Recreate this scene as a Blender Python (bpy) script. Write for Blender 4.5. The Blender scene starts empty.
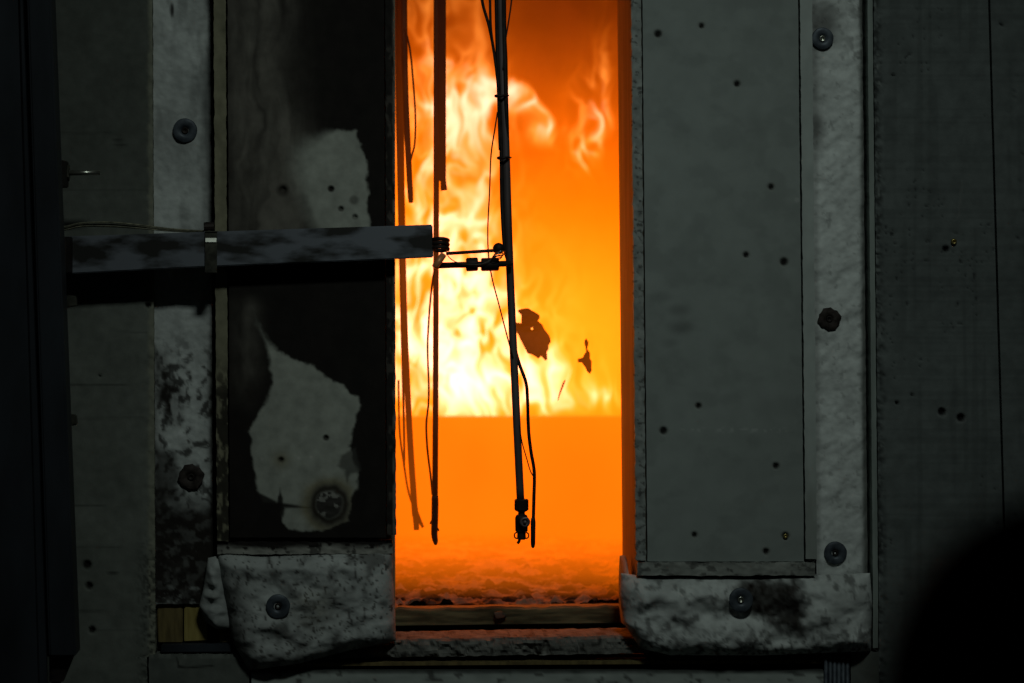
import bpy, bmesh, math, random
import numpy as np
from mathutils import Vector, Matrix
from mathutils.geometry import tessellate_polygon

S = bpy.context.scene
COL = S.collection
random.seed(4)

# ------------------------------------------------------------------ camera, light, exposure
F, VX, VY, CZ, CY = 2987.0, 400.0, 250.0, 1.75, -6.0
cd = bpy.data.cameras.new('camera')
cam = bpy.data.objects.new('camera', cd); COL.objects.link(cam)
cam.location = (0, CY, CZ); cam.rotation_euler = (math.radians(90), 0, 0)
cd.sensor_width = 36.0; cd.lens = 36.0 * F / 1024.0
cd.shift_x = (512 - VX) / 1024.0; cd.shift_y = -(341.5 - VY) / 1024.0
cd.clip_start = 0.05
cd.dof.use_dof = True; cd.dof.focus_distance = 6.0; cd.dof.aperture_fstop = 2.8
S.camera = cam

W = bpy.data.worlds.new('dark_hall'); S.world = W; W.use_nodes = True
W.node_tree.nodes['Background'].inputs[0].default_value = (0.55, 0.72, 0.70, 1)
W.node_tree.nodes['Background'].inputs[1].default_value = 0.0045

def area_light(name, loc, target, size, size_y, power, color):
    l = bpy.data.lights.new(name, 'AREA'); l.shape = 'RECTANGLE'; l.size = size; l.size_y = size_y
    l.energy = power; l.color = color
    o = bpy.data.objects.new(name, l); COL.objects.link(o); o.location = loc
    o.rotation_euler = (Vector(target) - Vector(loc)).to_track_quat('-Z', 'Y').to_euler()
    return o
area_light('hall_lamp', (0.75, -3.9, 4.9), (0.3, 0, 1.7), 0.7, 0.35, 2.95, (0.88, 1.0, 0.935)).data.spread = math.radians(48)

def fire_light(loc, power, radius, color=(1.0, 0.22, 0.006)):
    l = bpy.data.lights.new('fire_light', 'POINT'); l.energy = power; l.shadow_soft_size = radius; l.color = color
    o = bpy.data.objects.new('fire_light', l); COL.objects.link(o); o.location = loc
fire_light((0.12, 1.75, 1.62), 17.0, 0.14)

S.view_settings.view_transform = 'Standard'; S.view_settings.look = 'None'
S.view_settings.exposure = 0.0; S.view_settings.gamma = 1.0; S.view_settings.use_curve_mapping = False
S.cycles.use_denoising = True
S.cycles.max_bounces = 5; S.cycles.diffuse_bounces = 3; S.cycles.glossy_bounces = 3
S.cycles.volume_bounces = 0; S.cycles.volume_max_steps = 256
S.cycles.sample_clamp_indirect = 3.0

# ------------------------------------------------------------------ helpers
def at(px, py, Y=0.0):
    D = Y - CY
    return ((px - VX) * D / F, Y, CZ - (py - VY) * D / F)
MM = 6.0 / F                                   # metres per photo pixel on the wall plane

def tag(o, label=None, cat=None, group=None, kind=None):
    if label: o['label'] = label
    if cat: o['category'] = cat
    if group: o['group'] = group
    if kind: o['kind'] = kind
    return o

def link(name, me, mat=None, parent=None):
    o = bpy.data.objects.new(name, me); COL.objects.link(o)
    if mat is not None: me.materials.append(mat)
    if parent is not None:
        o.parent = parent
        M = Matrix.Translation(-parent_loc(parent)); o.matrix_parent_inverse = M
    return o
def parent_loc(p):
    v = Vector(p.location)
    return v
def empty(name, loc, label=None, cat=None, group=None, kind=None):
    o = bpy.data.objects.new(name, None); COL.objects.link(o); o.location = loc
    o.empty_display_size = 0.05
    return tag(o, label, cat, group, kind)

def lerp(a, b, t): return a + (b - a) * t
def sstep(a, b, x):
    t = np.clip((x - a) / (b - a), 0, 1); return t * t * (3 - 2 * t)

def _hash(ix, iy, seed):
    h = (ix.astype(np.int64) * 374761393 + iy.astype(np.int64) * 668265263 + seed * 1274126177) & 0xFFFFFFFF
    h = ((h ^ (h >> 13)) * 1274126177) & 0xFFFFFFFF
    h = (h ^ (h >> 16)) & 0xFFFFFFFF
    return h / 4294967295.0
def vnoise(x, y, seed=0):
    x0 = np.floor(x); y0 = np.floor(y); fx = x - x0; fy = y - y0
    fx = fx * fx * (3 - 2 * fx); fy = fy * fy * (3 - 2 * fy)
    a = _hash(x0, y0, seed); b = _hash(x0 + 1, y0, seed); c = _hash(x0, y0 + 1, seed); d = _hash(x0 + 1, y0 + 1, seed)
    return lerp(lerp(a, b, fx), lerp(c, d, fx), fy)
def fbm(x, y, seed=0, octv=4):
    s = 0; a = 0.5; t = 0
    for k in range(octv):
        s = s + a * vnoise(x * 2 ** k, y * 2 ** k, seed + 17 * k); t += a; a *= 0.5
    return s / t

def sdf(poly, x, y):
    """signed distance in pixels, negative inside"""
    p = np.array(poly, float); n = len(p)
    d = np.full(x.shape, 1e9); ins = np.zeros(x.shape, bool)
    for i in range(n):
        a = p[i]; b = p[(i + 1) % n]; e = b - a
        wx = x - a[0]; wy = y - a[1]
        t = np.clip((wx * e[0] + wy * e[1]) / (e @ e + 1e-9), 0, 1)
        d = np.minimum(d, (wx - e[0] * t) ** 2 + (wy - e[1] * t) ** 2)
        c = ((a[1] > y) != (b[1] > y))
        with np.errstate(divide='ignore', invalid='ignore'):
            ins ^= c & (x < (b[0] - a[0]) * (y - a[1]) / (b[1] - a[1] + 1e-12) + a[0])
    d = np.sqrt(d)
    return np.where(ins, -d, d)
def spot(x, y, cx, cy, r, soft=1.0, ry=None):
    ry = ry or r
    d = np.sqrt(((x - cx) / r) ** 2 + ((y - cy) / ry) ** 2)
    return 1 - sstep(1 - soft * 0.5, 1 + soft * 0.5, d)
def cmix(c, other, t):
    return c * (1 - t[..., None]) + np.array(other, float) * t[..., None]
def flat(col):
    return lambda x, y: np.ones(x.shape + (3,)) * np.array(col, float)

def grid_mesh(name, PX, PY, Y, dep, back, rgb):
    """PX, PY (n,m) photo pixels on the plane Y; dep = metres proud of it; back = metres behind it"""
    n, m = PX.shape; D = Y - CY
    X = (PX - VX) * D / F; Z = CZ - (PY - VY) * D / F; YY = Y - dep
    v = np.stack([X, YY, Z], -1).reshape(-1, 3)
    idx = np.arange(n * m).reshape(n, m)
    q = np.stack([idx[:-1, :-1], idx[1:, :-1], idx[1:, 1:], idx[:-1, 1:]], -1).reshape(-1, 4)
    b = np.concatenate([idx[0, :-1], idx[:-1, -1], idx[-1, :0:-1], idx[:0:-1, 0]])
    nb = len(b)
    rim = v[b]; bk = rim.copy(); bk[:, 1] = Y + back
    o = n * m
    i = np.arange(nb); j = (i + 1) % nb
    sk = np.stack([o + i, o + j, o + nb + j, o + nb + i], -1)
    verts = np.concatenate([v, rim, bk])
    cols = rgb.reshape(-1, 3); cb = cols[b]
    cols = np.concatenate([cols, cb, cb])
    faces = q.tolist() + sk.tolist() + [list(range(o + nb, o + 2 * nb))[::-1]]
    me = bpy.data.meshes.new(name)
    me.from_pydata(verts.tolist(), [], faces)
    at_ = me.attributes.new('Col', 'FLOAT_COLOR', 'POINT')
    at_.data.foreach_set('color', np.concatenate([np.clip(cols, 0, 1), np.ones((len(cols), 1))], 1).astype(np.float32).ravel())
    sm = np.ones(len(faces), bool); sm[len(q):] = False
    me.polygons.foreach_set('use_smooth', sm)
    me.update()
    return me

def axis(a, b, step, lo=None, hi=None, coarse=30.0):
    """fine between lo..hi, coarse outside"""
    if lo is None: return np.linspace(a, b, max(2, int(round((b - a) / step)) + 1))
    r = []
    if a < lo: r += list(np.linspace(a, lo, max(2, int((lo - a) / coarse) + 1)))[:-1]
    r += list(np.linspace(max(a, lo), min(b, hi), max(2, int((min(b, hi) - max(a, lo)) / step) + 1)))
    if b > hi: r += list(np.linspace(hi, b, max(2, int((b - hi) / coarse) + 1)))[1:]
    return np.array(r)

def slab(name, L, R, T, B, Y, back, col, mat, parent=None, step=2.0, disp=None, edge=None, fine=(-12, 695)):
    """board between left/right edges (numbers, or lists of (x,y)) from T to B; disp in metres; edge=(amp px, seed)"""
    ys = axis(T, B, step, *fine) if fine else axis(T, B, step)
    def ev(e):
        if isinstance(e, (int, float)): return np.full(ys.shape, float(e))
        e = np.array(e, float); return np.interp(ys, e[:, 1], e[:, 0])
    l, r = ev(L), ev(R)
    nx = max(2, int((r - l).mean() / step) + 1)
    if fine and (r - l).mean() > 400: nx = 200
    u = np.linspace(0, 1, nx)
    PX = l[:, None] + (r - l)[:, None] * u[None]
    PY = np.repeat(ys[:, None], nx, 1)
    if edge:
        amp, sd = edge
        w = np.minimum(u, 1 - u)[None] * (r - l)[:, None]
        fall = np.exp(-w / 3.0)
        PX = PX + fall * amp * (fbm(PX / 200 + sd, PY / 6, sd) - 0.5) * 2
        wy = np.minimum(PY - T, B - PY); PY = PY + np.exp(-wy / 3.0) * amp * (fbm(PX / 6, PY / 200 + sd, sd + 3) - 0.5) * 2
    d = disp(PX, PY) if disp else np.zeros(PX.shape)
    return link(name, grid_mesh(name, PX, PY, Y, d, back, col(PX, PY)), mat, parent)

def poly_at(pl, t):
    p = np.array(pl, float); s = np.concatenate([[0], np.cumsum(np.hypot(*np.diff(p, axis=0).T))]); s /= s[-1]
    return np.stack([np.interp(t, s, p[:, 0]), np.interp(t, s, p[:, 1])], -1)
def cushion(name, top, bot, lef, rig, Y, back, col, mat, parent=None, step=1.7, puff=0.05, power=0.35, wrinkle=0.012, seed=1, scale=28):
    ln = lambda pl: np.hypot(*np.diff(np.array(pl, float), axis=0).T).sum()
    nu = int(max(ln(top), ln(bot)) / step); nv = int(max(ln(lef), ln(rig)) / step)
    # denser toward the rim so that it rounds off
    f = lambda n: 0.5 - 0.5 * np.cos(np.pi * np.linspace(0, 1, n)) * (0.55 + 0.45 * np.abs(np.cos(np.pi * np.linspace(0, 1, n))))
    u, v = f(nu), f(nv)
    Tp, Bp, Lp, Rp = poly_at(top, u), poly_at(bot, u), poly_at(lef, v), poly_at(rig, v)
    U, V = np.meshgrid(u, v)
    def comp(k):
        return ((1 - V) * Tp[None, :, k] + V * Bp[None, :, k] + (1 - U) * Lp[:, None, k] + U * Rp[:, None, k]
                - ((1 - U) * (1 - V) * Tp[0, k] + U * (1 - V) * Tp[-1, k] + (1 - U) * V * Bp[0, k] + U * V * Bp[-1, k]))
    PX, PY = comp(0), comp(1)
    wx = np.minimum(U, 1 - U) * ln(top); wy = np.minimum(V, 1 - V) * ln(lef)
    rx = np.clip(wx / 26, 0, 1); ry = np.clip(wy / 22, 0, 1)
    prof = np.sqrt(np.clip(1 - (1 - rx) ** 2, 0, 1)) * np.sqrt(np.clip(1 - (1 - ry) ** 2, 0, 1))
    n = fbm(PX / scale, PY / (scale * 0.75), seed, 5) - 0.5
    n2 = np.abs(fbm(PX / (scale * 1.6), PY / scale, seed + 9, 3) - 0.5)
    dep = prof * (puff + wrinkle * (n * 1.6 - n2 * 1.8 + 0.2) * 1.6)
    o = link(name, grid_mesh(name, PX, PY, Y, dep, back, col(PX, PY)), mat, parent)
    return o

def bm_obj(name, bm, mat, parent=None, smooth=False):
    me = bpy.data.meshes.new(name); bm.normal_update(); bm.to_mesh(me); bm.free()
    if smooth: me.polygons.foreach_set('use_smooth', np.ones(len(me.polygons), bool))
    return link(name, me, mat, parent)

def box_bm(a, b, bev=0.0, bm=None):
    """axis box from corner a to corner b (world)"""
    nb = bmesh.new()
    bmesh.ops.create_cube(nb, size=1)
    a, b = Vector(a), Vector(b)
    for v in nb.verts:
        v.co = Vector(((a[k] + b[k]) / 2 + v.co[k] * abs(b[k] - a[k])) for k in range(3))
    if bev: bmesh.ops.bevel(nb, geom=nb.edges[:], offset=bev, segments=2, affect='EDGES')
    if bm is None: return nb
    me = bpy.data.meshes.new('t'); nb.to_mesh(me); nb.free(); bm.from_mesh(me); bpy.data.meshes.remove(me)
    return bm

def prism_bm(front, depth, bev=0.0):
    """front: world points on one side of a solid, swept by depth along +Y"""
    bm = bmesh.new()
    f = [bm.verts.new(p) for p in front]; k = [bm.verts.new((p[0], p[1] + depth, p[2])) for p in front]
    n = len(f)
    bm.faces.new(f); bm.faces.new(k[::-1])
    for i in range(n): bm.faces.new((f[i], k[i], k[(i + 1) % n], f[(i + 1) % n]))
    bmesh.ops.recalc_face_normals(bm, faces=bm.faces[:])
    if bev: bmesh.ops.bevel(bm, geom=bm.edges[:], offset=bev, segments=2, affect='EDGES')
    return bm
def px_prism(pts, Y, depth, bev=0.0):
    return prism_bm([at(x, y, Y) for x, y in pts], depth, bev)

def smooth_path(P, n=6):
    P = [Vector(p) for p in P]
    if len(P) < 3: return P
    out = []
    for i in range(len(P) - 1):
        a = P[max(i - 1, 0)]; b = P[i]; c = P[i + 1]; d = P[min(i + 2, len(P) - 1)]
        for k in range(n):
            t = k / n
            out.append(0.5 * ((2 * b) + (c - a) * t + (2 * a - 5 * b + 4 * c - d) * t * t + (3 * b - a - 3 * c + d) * t ** 3))
    out.append(P[-1]); return out
def tube_bm(P, r, seg=10, bm=None, n=6, smooth=True, flat=1.0):
    """P world points; r radius or list"""
    bm = bm or bmesh.new()
    pts = smooth_path(P, n) if smooth else [Vector(p) for p in P]
    m = len(pts)
    rr = [r] * m if isinstance(r, (int, float)) else list(np.interp(np.linspace(0, 1, m), np.linspace(0, 1, len(r)), r))
    rings = []; up = None
    for i, p in enumerate(pts):
        t = (pts[min(i + 1, m - 1)] - pts[max(i - 1, 0)]).normalized()
        if up is None:
            up = Vector((0, 1, 0)) if abs(t.y) < 0.9 else Vector((1, 0, 0))
        s = t.cross(up).normalized(); up = s.cross(t).normalized()
        rings.append([bm.verts.new(p + (s * math.cos(a) + up * math.sin(a) * flat) * rr[i]) for a in [2 * math.pi * k / seg for k in range(seg)]])
    for i in range(m - 1):
        for k in range(seg):
            bm.faces.new((rings[i][k], rings[i][(k + 1) % seg], rings[i + 1][(k + 1) % seg], rings[i + 1][k]))
    bm.faces.new(rings[0][::-1]); bm.faces.new(rings[-1])
    return bm
def tube(name, P, r_px, mat, parent=None, seg=10, n=6, smooth=True, flat=1.0):
    """P: (px, py, Y); r in photo pixels"""
    D = P[0][2] - CY
    r = r_px * D / F if isinstance(r_px, (int, float)) else [q * D / F for q in r_px]
    bm = tube_bm([at(*p) for p in P], r, seg, None, n, smooth, flat)
    bmesh.ops.recalc_face_normals(bm, faces=bm.faces[:])
    return bm_obj(name, bm, mat, parent, True)
def lathe_bm(prof, c, ax='y', seg=28, wob=0.0, bm=None):
    """prof: (radius, offset) along axis; axis y points to the camera (-Y)"""
    bm = bm or bmesh.new(); rings = []
    for r, h in prof:
        ring = []
        for k in range(seg):
            a = 2 * math.pi * k / seg
            q = r * (1 + wob * math.sin(3.1 * a + 1) * math.sin(7 * a))
            u, w = q * math.cos(a), q * math.sin(a)
            d = {'y': (u, -h, w), 'z': (u, w, h), 'x': (h, u, w)}[ax]
            ring.append(bm.verts.new(Vector(c) + Vector(d)))
        rings.append(ring)
    for i in range(len(rings) - 1):
        for k in range(seg):
            bm.faces.new((rings[i][k], rings[i][(k + 1) % seg], rings[i + 1][(k + 1) % seg], rings[i + 1][k]))
    bm.faces.new(rings[0]); bm.faces.new(rings[-1])
    bmesh.ops.recalc_face_normals(bm, faces=bm.faces[:])
    return bm

# ------------------------------------------------------------------ materials
def nodes_of(name):
    m = bpy.data.materials.new(name); m.use_nodes = True
    return m, m.node_tree, m.node_tree.nodes['Principled BSDF']
def attr_mat(name, rough=0.9, grain=60.0, amount=0.25, bump=0.15, bdist=0.002, bscale=120.0, stretch=(1, 1, 1), spec=0.2):
    m, nt, b = nodes_of(name); N = nt.nodes; Lk = nt.links.new
    a = N.new('ShaderNodeAttribute'); a.attribute_name = 'Col'
    tc = N.new('ShaderNodeTexCoord'); mp = N.new('ShaderNodeMapping'); mp.inputs['Scale'].default_value = stretch
    Lk(tc.outputs['Object'], mp.inputs['Vector'])
    n = N.new('ShaderNodeTexNoise'); n.inputs['Scale'].default_value = grain; n.inputs['Detail'].default_value = 6
    Lk(mp.outputs[0], n.inputs['Vector'])
    r = N.new('ShaderNodeMapRange'); r.inputs['From Min'].default_value = 0.25; r.inputs['From Max'].default_value = 0.75
    r.inputs['To Min'].default_value = 1 - amount; r.inputs['To Max'].default_value = 1 + amount
    Lk(n.outputs[0], r.inputs['Value'])
    vm = N.new('ShaderNodeVectorMath'); vm.operation = 'SCALE'
    Lk(a.outputs['Color'], vm.inputs[0]); Lk(r.outputs[0], vm.inputs['Scale']); Lk(vm.outputs[0], b.inputs['Base Color'])
    b.inputs['Roughness'].default_value = rough; b.inputs['Specular IOR Level'].default_value = spec
    n2 = N.new('ShaderNodeTexNoise'); n2.inputs['Scale'].default_value = bscale; n2.inputs['Detail'].default_value = 5
    Lk(mp.outputs[0], n2.inputs['Vector'])
    bp = N.new('ShaderNodeBump'); bp.inputs['Strength'].default_value = bump; bp.inputs['Distance'].default_value = bdist
    Lk(n2.outputs[0], bp.inputs['Height']); Lk(bp.outputs[0], b.inputs['Normal'])
    return m
def plain(name, c1, c2=None, rough=0.6, metal=0.0, scale=30.0, bump=0.1, bdist=0.001, stretch=(1, 1, 1), spec=0.3, lo=0.35, hi=0.65):
    m, nt, b = nodes_of(name); N = nt.nodes; Lk = nt.links.new
    tc = N.new('ShaderNodeTexCoord'); mp = N.new('ShaderNodeMapping'); mp.inputs['Scale'].default_value = stretch
    Lk(tc.outputs['Object'], mp.inputs['Vector'])
    n = N.new('ShaderNodeTexNoise'); n.inputs['Scale'].default_value = scale; n.inputs['Detail'].default_value = 6
    Lk(mp.outputs[0], n.inputs['Vector'])
    cr = N.new('ShaderNodeValToRGB'); cr.color_ramp.elements[0].position = lo; cr.color_ramp.elements[1].position = hi
    cr.color_ramp.elements[0].color = (*c1, 1); cr.color_ramp.elements[1].color = (*(c2 or c1), 1)
    Lk(n.outputs[0], cr.inputs[0]); Lk(cr.outputs[0], b.inputs['Base Color'])
    b.inputs['Roughness'].default_value = rough; b.inputs['Metallic'].default_value = metal
    b.inputs['Specular IOR Level'].default_value = spec
    bp = N.new('ShaderNodeBump'); bp.inputs['Strength'].default_value = bump; bp.inputs['Distance'].default_value = bdist
    Lk(n.outputs[0], bp.inputs['Height']); Lk(bp.outputs[0], b.inputs['Normal'])
    return m

M_board = attr_mat('calcium_silicate_board', 0.9, 45, 0.18, 0.25, 0.0015, 260)
M_panel = attr_mat('smooth_insulating_board', 0.85, 25, 0.08, 0.08, 0.0008, 300)
M_soot = attr_mat('sooted_board', 0.8, 40, 0.22, 0.2, 0.001, 200)
M_fibre = attr_mat('ceramic_fibre_blanket', 0.95, 70, 0.12, 0.30, 0.002, 190)
M_conc = attr_mat('rough_concrete', 0.9, 60, 0.35, 0.7, 0.005, 90)
M_steel = plain('dark_painted_steel', (0.012, 0.015, 0.019), (0.030, 0.036, 0.045), 0.5, 0.0, 9, 0.15, 0.001, (1, 1, 0.35), 0.3)
M_arm = plain('scuffed_blue_grey_steel', (0.022, 0.022, 0.020), (0.15, 0.165, 0.19), 0.5, 0.0, 11, 0.15, 0.001, (0.8, 1, 2.2), 0.3, 0.40, 0.54)
M_black = plain('charred_black_metal', (0.010, 0.008, 0.007), (0.030, 0.022, 0.018), 0.6, 0.2, 60, 0.3)
M_brown = plain('scorched_brown_metal', (0.035, 0.018, 0.010), (0.075, 0.035, 0.016), 0.7, 0.0, 50, 0.2, 0.001, (1, 1, 0.3))
M_tube = plain('heat_stained_steel_tube', (0.10, 0.08, 0.078), (0.22, 0.185, 0.185), 0.40, 0.5, 20, 0.05, 0.0005, (1, 1, 0.2), 0.5)
M_bright = plain('bright_worn_steel', (0.35, 0.36, 0.30), (0.6, 0.62, 0.55), 0.3, 0.9, 40, 0.05)
M_band = plain('dull_steel_band', (0.06, 0.06, 0.05), (0.14, 0.14, 0.11), 0.4, 0.7, 60, 0.1)
M_brass = plain('brass', (0.45, 0.36, 0.12), (0.6, 0.48, 0.2), 0.35, 0.9, 60, 0.1)
M_copper = plain('tarnished_copper', (0.60, 0.22, 0.08), (0.75, 0.32, 0.14), 0.4, 0.25, 60, 0.1)
M_washer = plain('dark_washer_steel', (0.045, 0.055, 0.068), (0.10, 0.12, 0.14), 0.5, 0.3, 60, 0.2, 0.001)
M_char = plain('charred_washer', (0.014, 0.010, 0.008), (0.05, 0.04, 0.035), 0.8, 0.0, 80, 0.6, 0.002)
M_wire = plain('lead_wire_sheath', (0.10, 0.10, 0.07), (0.26, 0.25, 0.17), 0.5, 0.2, 80, 0.1)
M_wood = plain('yellow_pine', (0.26, 0.20, 0.055), (0.36, 0.29, 0.09), 0.8, 0.0, 30, 0.2, 0.001, (4, 4, 0.6))
M_oldwood = plain('old_brown_timber', (0.10, 0.075, 0.03), (0.19, 0.145, 0.055), 0.85, 0.0, 30, 0.4, 0.002, (3, 3, 0.5))
M_beam = plain('scorched_timber_beam', (0.07, 0.055, 0.028), (0.20, 0.165, 0.085), 0.85, 0.0, 26, 0.5, 0.003, (0.5, 3, 4))
M_frame = plain('dark_wall_framing', (0.03, 0.03, 0.027), (0.05, 0.05, 0.045), 0.95, 0.0, 20, 0.2)
M_jamb = plain('jamb_lining_board', (0.20, 0.15, 0.10), (0.30, 0.24, 0.17), 0.9, 0.0, 18, 0.3, 0.002, (1, 1, 0.25))
M_brick = plain('refractory_lining', (0.06, 0.035, 0.02), (0.12, 0.07, 0.04), 0.95, 0.0, 7, 0.4, 0.01)
M_hall = plain('hall_concrete_floor', (0.05, 0.055, 0.052), (0.09, 0.095, 0.09), 0.85, 0.0, 5, 0.1)
M_ash = plain('burnt_ash_flake', (0.020, 0.012, 0.008), (0.06, 0.03, 0.015), 0.9, 0.0, 70, 0.5)
M_cloth = plain('black_clothing', (0.004, 0.004, 0.004), (0.008, 0.008, 0.008), 0.95, 0.0, 200, 0.2, spec=0.05)
M_hair = plain('black_hair', (0.003, 0.003, 0.003), (0.006, 0.006, 0.006), 0.9, 0.0, 200, 0.4, spec=0.05)
M_skin = plain('skin', (0.30, 0.18, 0.13), (0.36, 0.22, 0.16), 0.6, 0.0, 60, 0.1)
M_shoe = plain('black_boot', (0.006, 0.006, 0.006), (0.012, 0.012, 0.012), 0.6, 0.0, 60, 0.1)

# ------------------------------------------------------------------ setting: hall floor and furnace shell
bm = box_bm((-4, -7.5, -0.1), (5, 3.2, 0.0)); tag(bm_obj('floor', bm, M_hall), kind='structure')
XL, XR = (395 - VX) * MM, (632 - VX) * MM          # opening, in metres
wf = bmesh.new()
for a, b in [((-2.2, 0.06, 0.0), (XL - 0.028, 0.40, 3.3)), ((XR + 0.028, 0.06, 0.0), (3.0, 0.40, 3.3)),
             ((XL - 0.028, 0.06, 0.0), (XR + 0.028, 0.40, 0.9305)), ((XL - 0.028, 0.06, 2.80), (XR + 0.028, 0.40, 3.3))]:
    box_bm(a, b, 0, wf)
wall = tag(bm_obj('wall_front', wf, M_frame), kind='structure')
for nm, a, b in [('wall_left', (-0.62, 0.40, 0.0), (-0.5, 2.9, 2.92)), ('wall_right', (1.1, 0.40, 0.0), (1.22, 2.9, 2.92)),
                 ('wall_back', (-0.5, 2.75, 0.0), (1.1, 2.9, 2.92)), ('ceiling', (-0.5, 0.40, 2.80), (1.1, 2.75, 2.92))]:
    tag(bm_obj(nm, box_bm(a, b), M_brick), kind='structure')

# furnace floor: a bed of ripples and crumbs
def floor_bed():
    xs = np.concatenate([np.linspace(-0.5, -0.06, 20), np.linspace(-0.055, 0.68, 330), np.linspace(0.69, 1.1, 18)]); ys = np.concatenate([np.linspace(0.385, 1.25, 330), np.linspace(1.26, 2.75, 40)])
    X, Y = np.meshgrid(xs, ys)
    h = fbm(X * 9, Y * 22, 5, 5); h2 = fbm(X * 30, Y * 60, 8, 4)
    Z = 0.992 + 0.010 * (h - 0.5) + 0.012 * np.maximum(h2 - 0.52, 0) * 4 + 0.004 * (fbm(X * 110, Y * 130, 15, 2) - 0.5)
    idx = np.arange(X.size).reshape(X.shape)
    q = np.stack([idx[:-1, :-1], idx[:-1, 1:], idx[1:, 1:], idx[1:, :-1]], -1).reshape(-1, 4)
    me = bpy.data.meshes.new('floor')
    me.from_pydata(np.stack([X, Y, Z], -1).reshape(-1, 3).tolist(), [], q.tolist())
    c = np.ones(X.shape + (3,)) * np.array([0.20, 0.14, 0.10])
    c = cmix(c, (0.012, 0.009, 0.007), sstep(0.40, 0.56, fbm(X * 14, Y * 30, 11, 5)))
    a = me.attributes.new('Col', 'FLOAT_COLOR', 'POINT')
    a.data.foreach_set('color', np.concatenate([c.reshape(-1, 3), np.ones((X.size, 1))], 1).astype(np.float32).ravel())
    me.polygons.foreach_set('use_smooth', np.ones(len(me.polygons), bool))
    return tag(link('floor', me, M_conc), kind='structure')
floor_bed()
# jamb linings
jb = box_bm((XR, -0.003, 0.975), (XR + 0.034, 0.40, 2.80), 0.002)
for v in jb.verts: v.co.x += (2.25 - v.co.z) * 0.009      # the lining leans a little
tag(bm_obj('trim_1', jb, M_jamb), kind='structure')
tag(bm_obj('trim_2', box_bm((XL - 0.034, 0.03, 0.975), (XL, 0.40, 2.80), 0.002), M_jamb), kind='structure')

# ------------------------------------------------------------------ wall boards
BARE = np.array([0.145, 0.158, 0.138])
def pits(x, y, lst, r=2.4):
    t = np.zeros(x.shape)
    for q in lst:
        t = np.maximum(t, spot(x, y, q[0], q[1], q[2] if len(q) > 2 else r, 0.7))
    return t
LH = [(87, 565, 4), (89, 586, 3.2), (92, 630, 3.2), (148, 305, 2.5), (100, 376, 1.3)]
def col_left(x, y):
    c = np.ones(x.shape + (3,)) * BARE
    n = fbm(x / 40, y / 40, 3); c *= (0.78 + 0.45 * n)[..., None]
    c *= (0.70 + 0.34 * sstep(120, 330, y))[..., None]  # lamp falloff painted in: board darker towards the top
    ln = np.zeros(x.shape)
    for (ly, x0, x1, s) in [(133, 62, 110, 1), (240, 62, 100, .6), (385, 70, 125, 1), (418, 70, 150, .5), (505, 76, 102, 1), (547, 78, 120, .6), (611, 80, 102, 1.4), (630, 96, 150, .4), (332, 120, 152, .6), (190, 62, 145, .5)]:
        ln = np.maximum(ln, s * np.exp(-((y - ly - (fbm(x / 30, y * 0 + ly, 2) - .5) * 2) / 1.0) ** 2) * sstep(x0 - 4, x0, x) * (1 - sstep(x1 - 4, x1 + 8, x)))
    c = cmix(c, BARE * 0.35, np.clip(ln, 0, 1) * 0.7)
    # chipped rim along the right edge
    e = sstep(146.5, 151, x + 5 * (fbm(x / 5, y / 7, 21) - .5))
    c = cmix(c, (0.26, 0.265, 0.20), e * 0.75)
    crumb = sstep(132, 150, x) * sstep(520, 580, y) * sstep(.52, .60, fbm(x / 2.3, y / 3.2, 33, 3))
    c = cmix(c, BARE * 0.3, crumb * 0.8)
    c = cmix(c, (0.012, 0.012, 0.010), pits(x, y, LH))
    for sx, sy in [(118, 140), (120, 145), (113, 573)]:
        c = cmix(c, BARE * 0.4, spot(x, y, sx, sy, 6, 1.2, 1.4))
    return c
def disp_left(x, y):
    e = sstep(141, 152, x + 7 * (fbm(x / 5, y / 8, 21) - .5))
    return (fbm(x / 25, y / 25, 6) - .5) * 0.004 - e * 0.006 * fbm(x / 3, y / 5, 4) - pits(x, y, LH) * 0.008 - \
        0.003 * sstep(.52, .6, fbm(x / 2.3, y / 3.2, 33, 3)) * sstep(132, 150, x) * sstep(520, 580, y)
slab('board', -220, [(151, -285), (152, 0), (155, 600), (155.5, 656), (147, 657), (147, 1120)], -285, 1120, -0.004, 0.064, col_left, M_board, wall, 1.8, disp_left, (0.5, 3), fine=(-12, 695))

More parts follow.
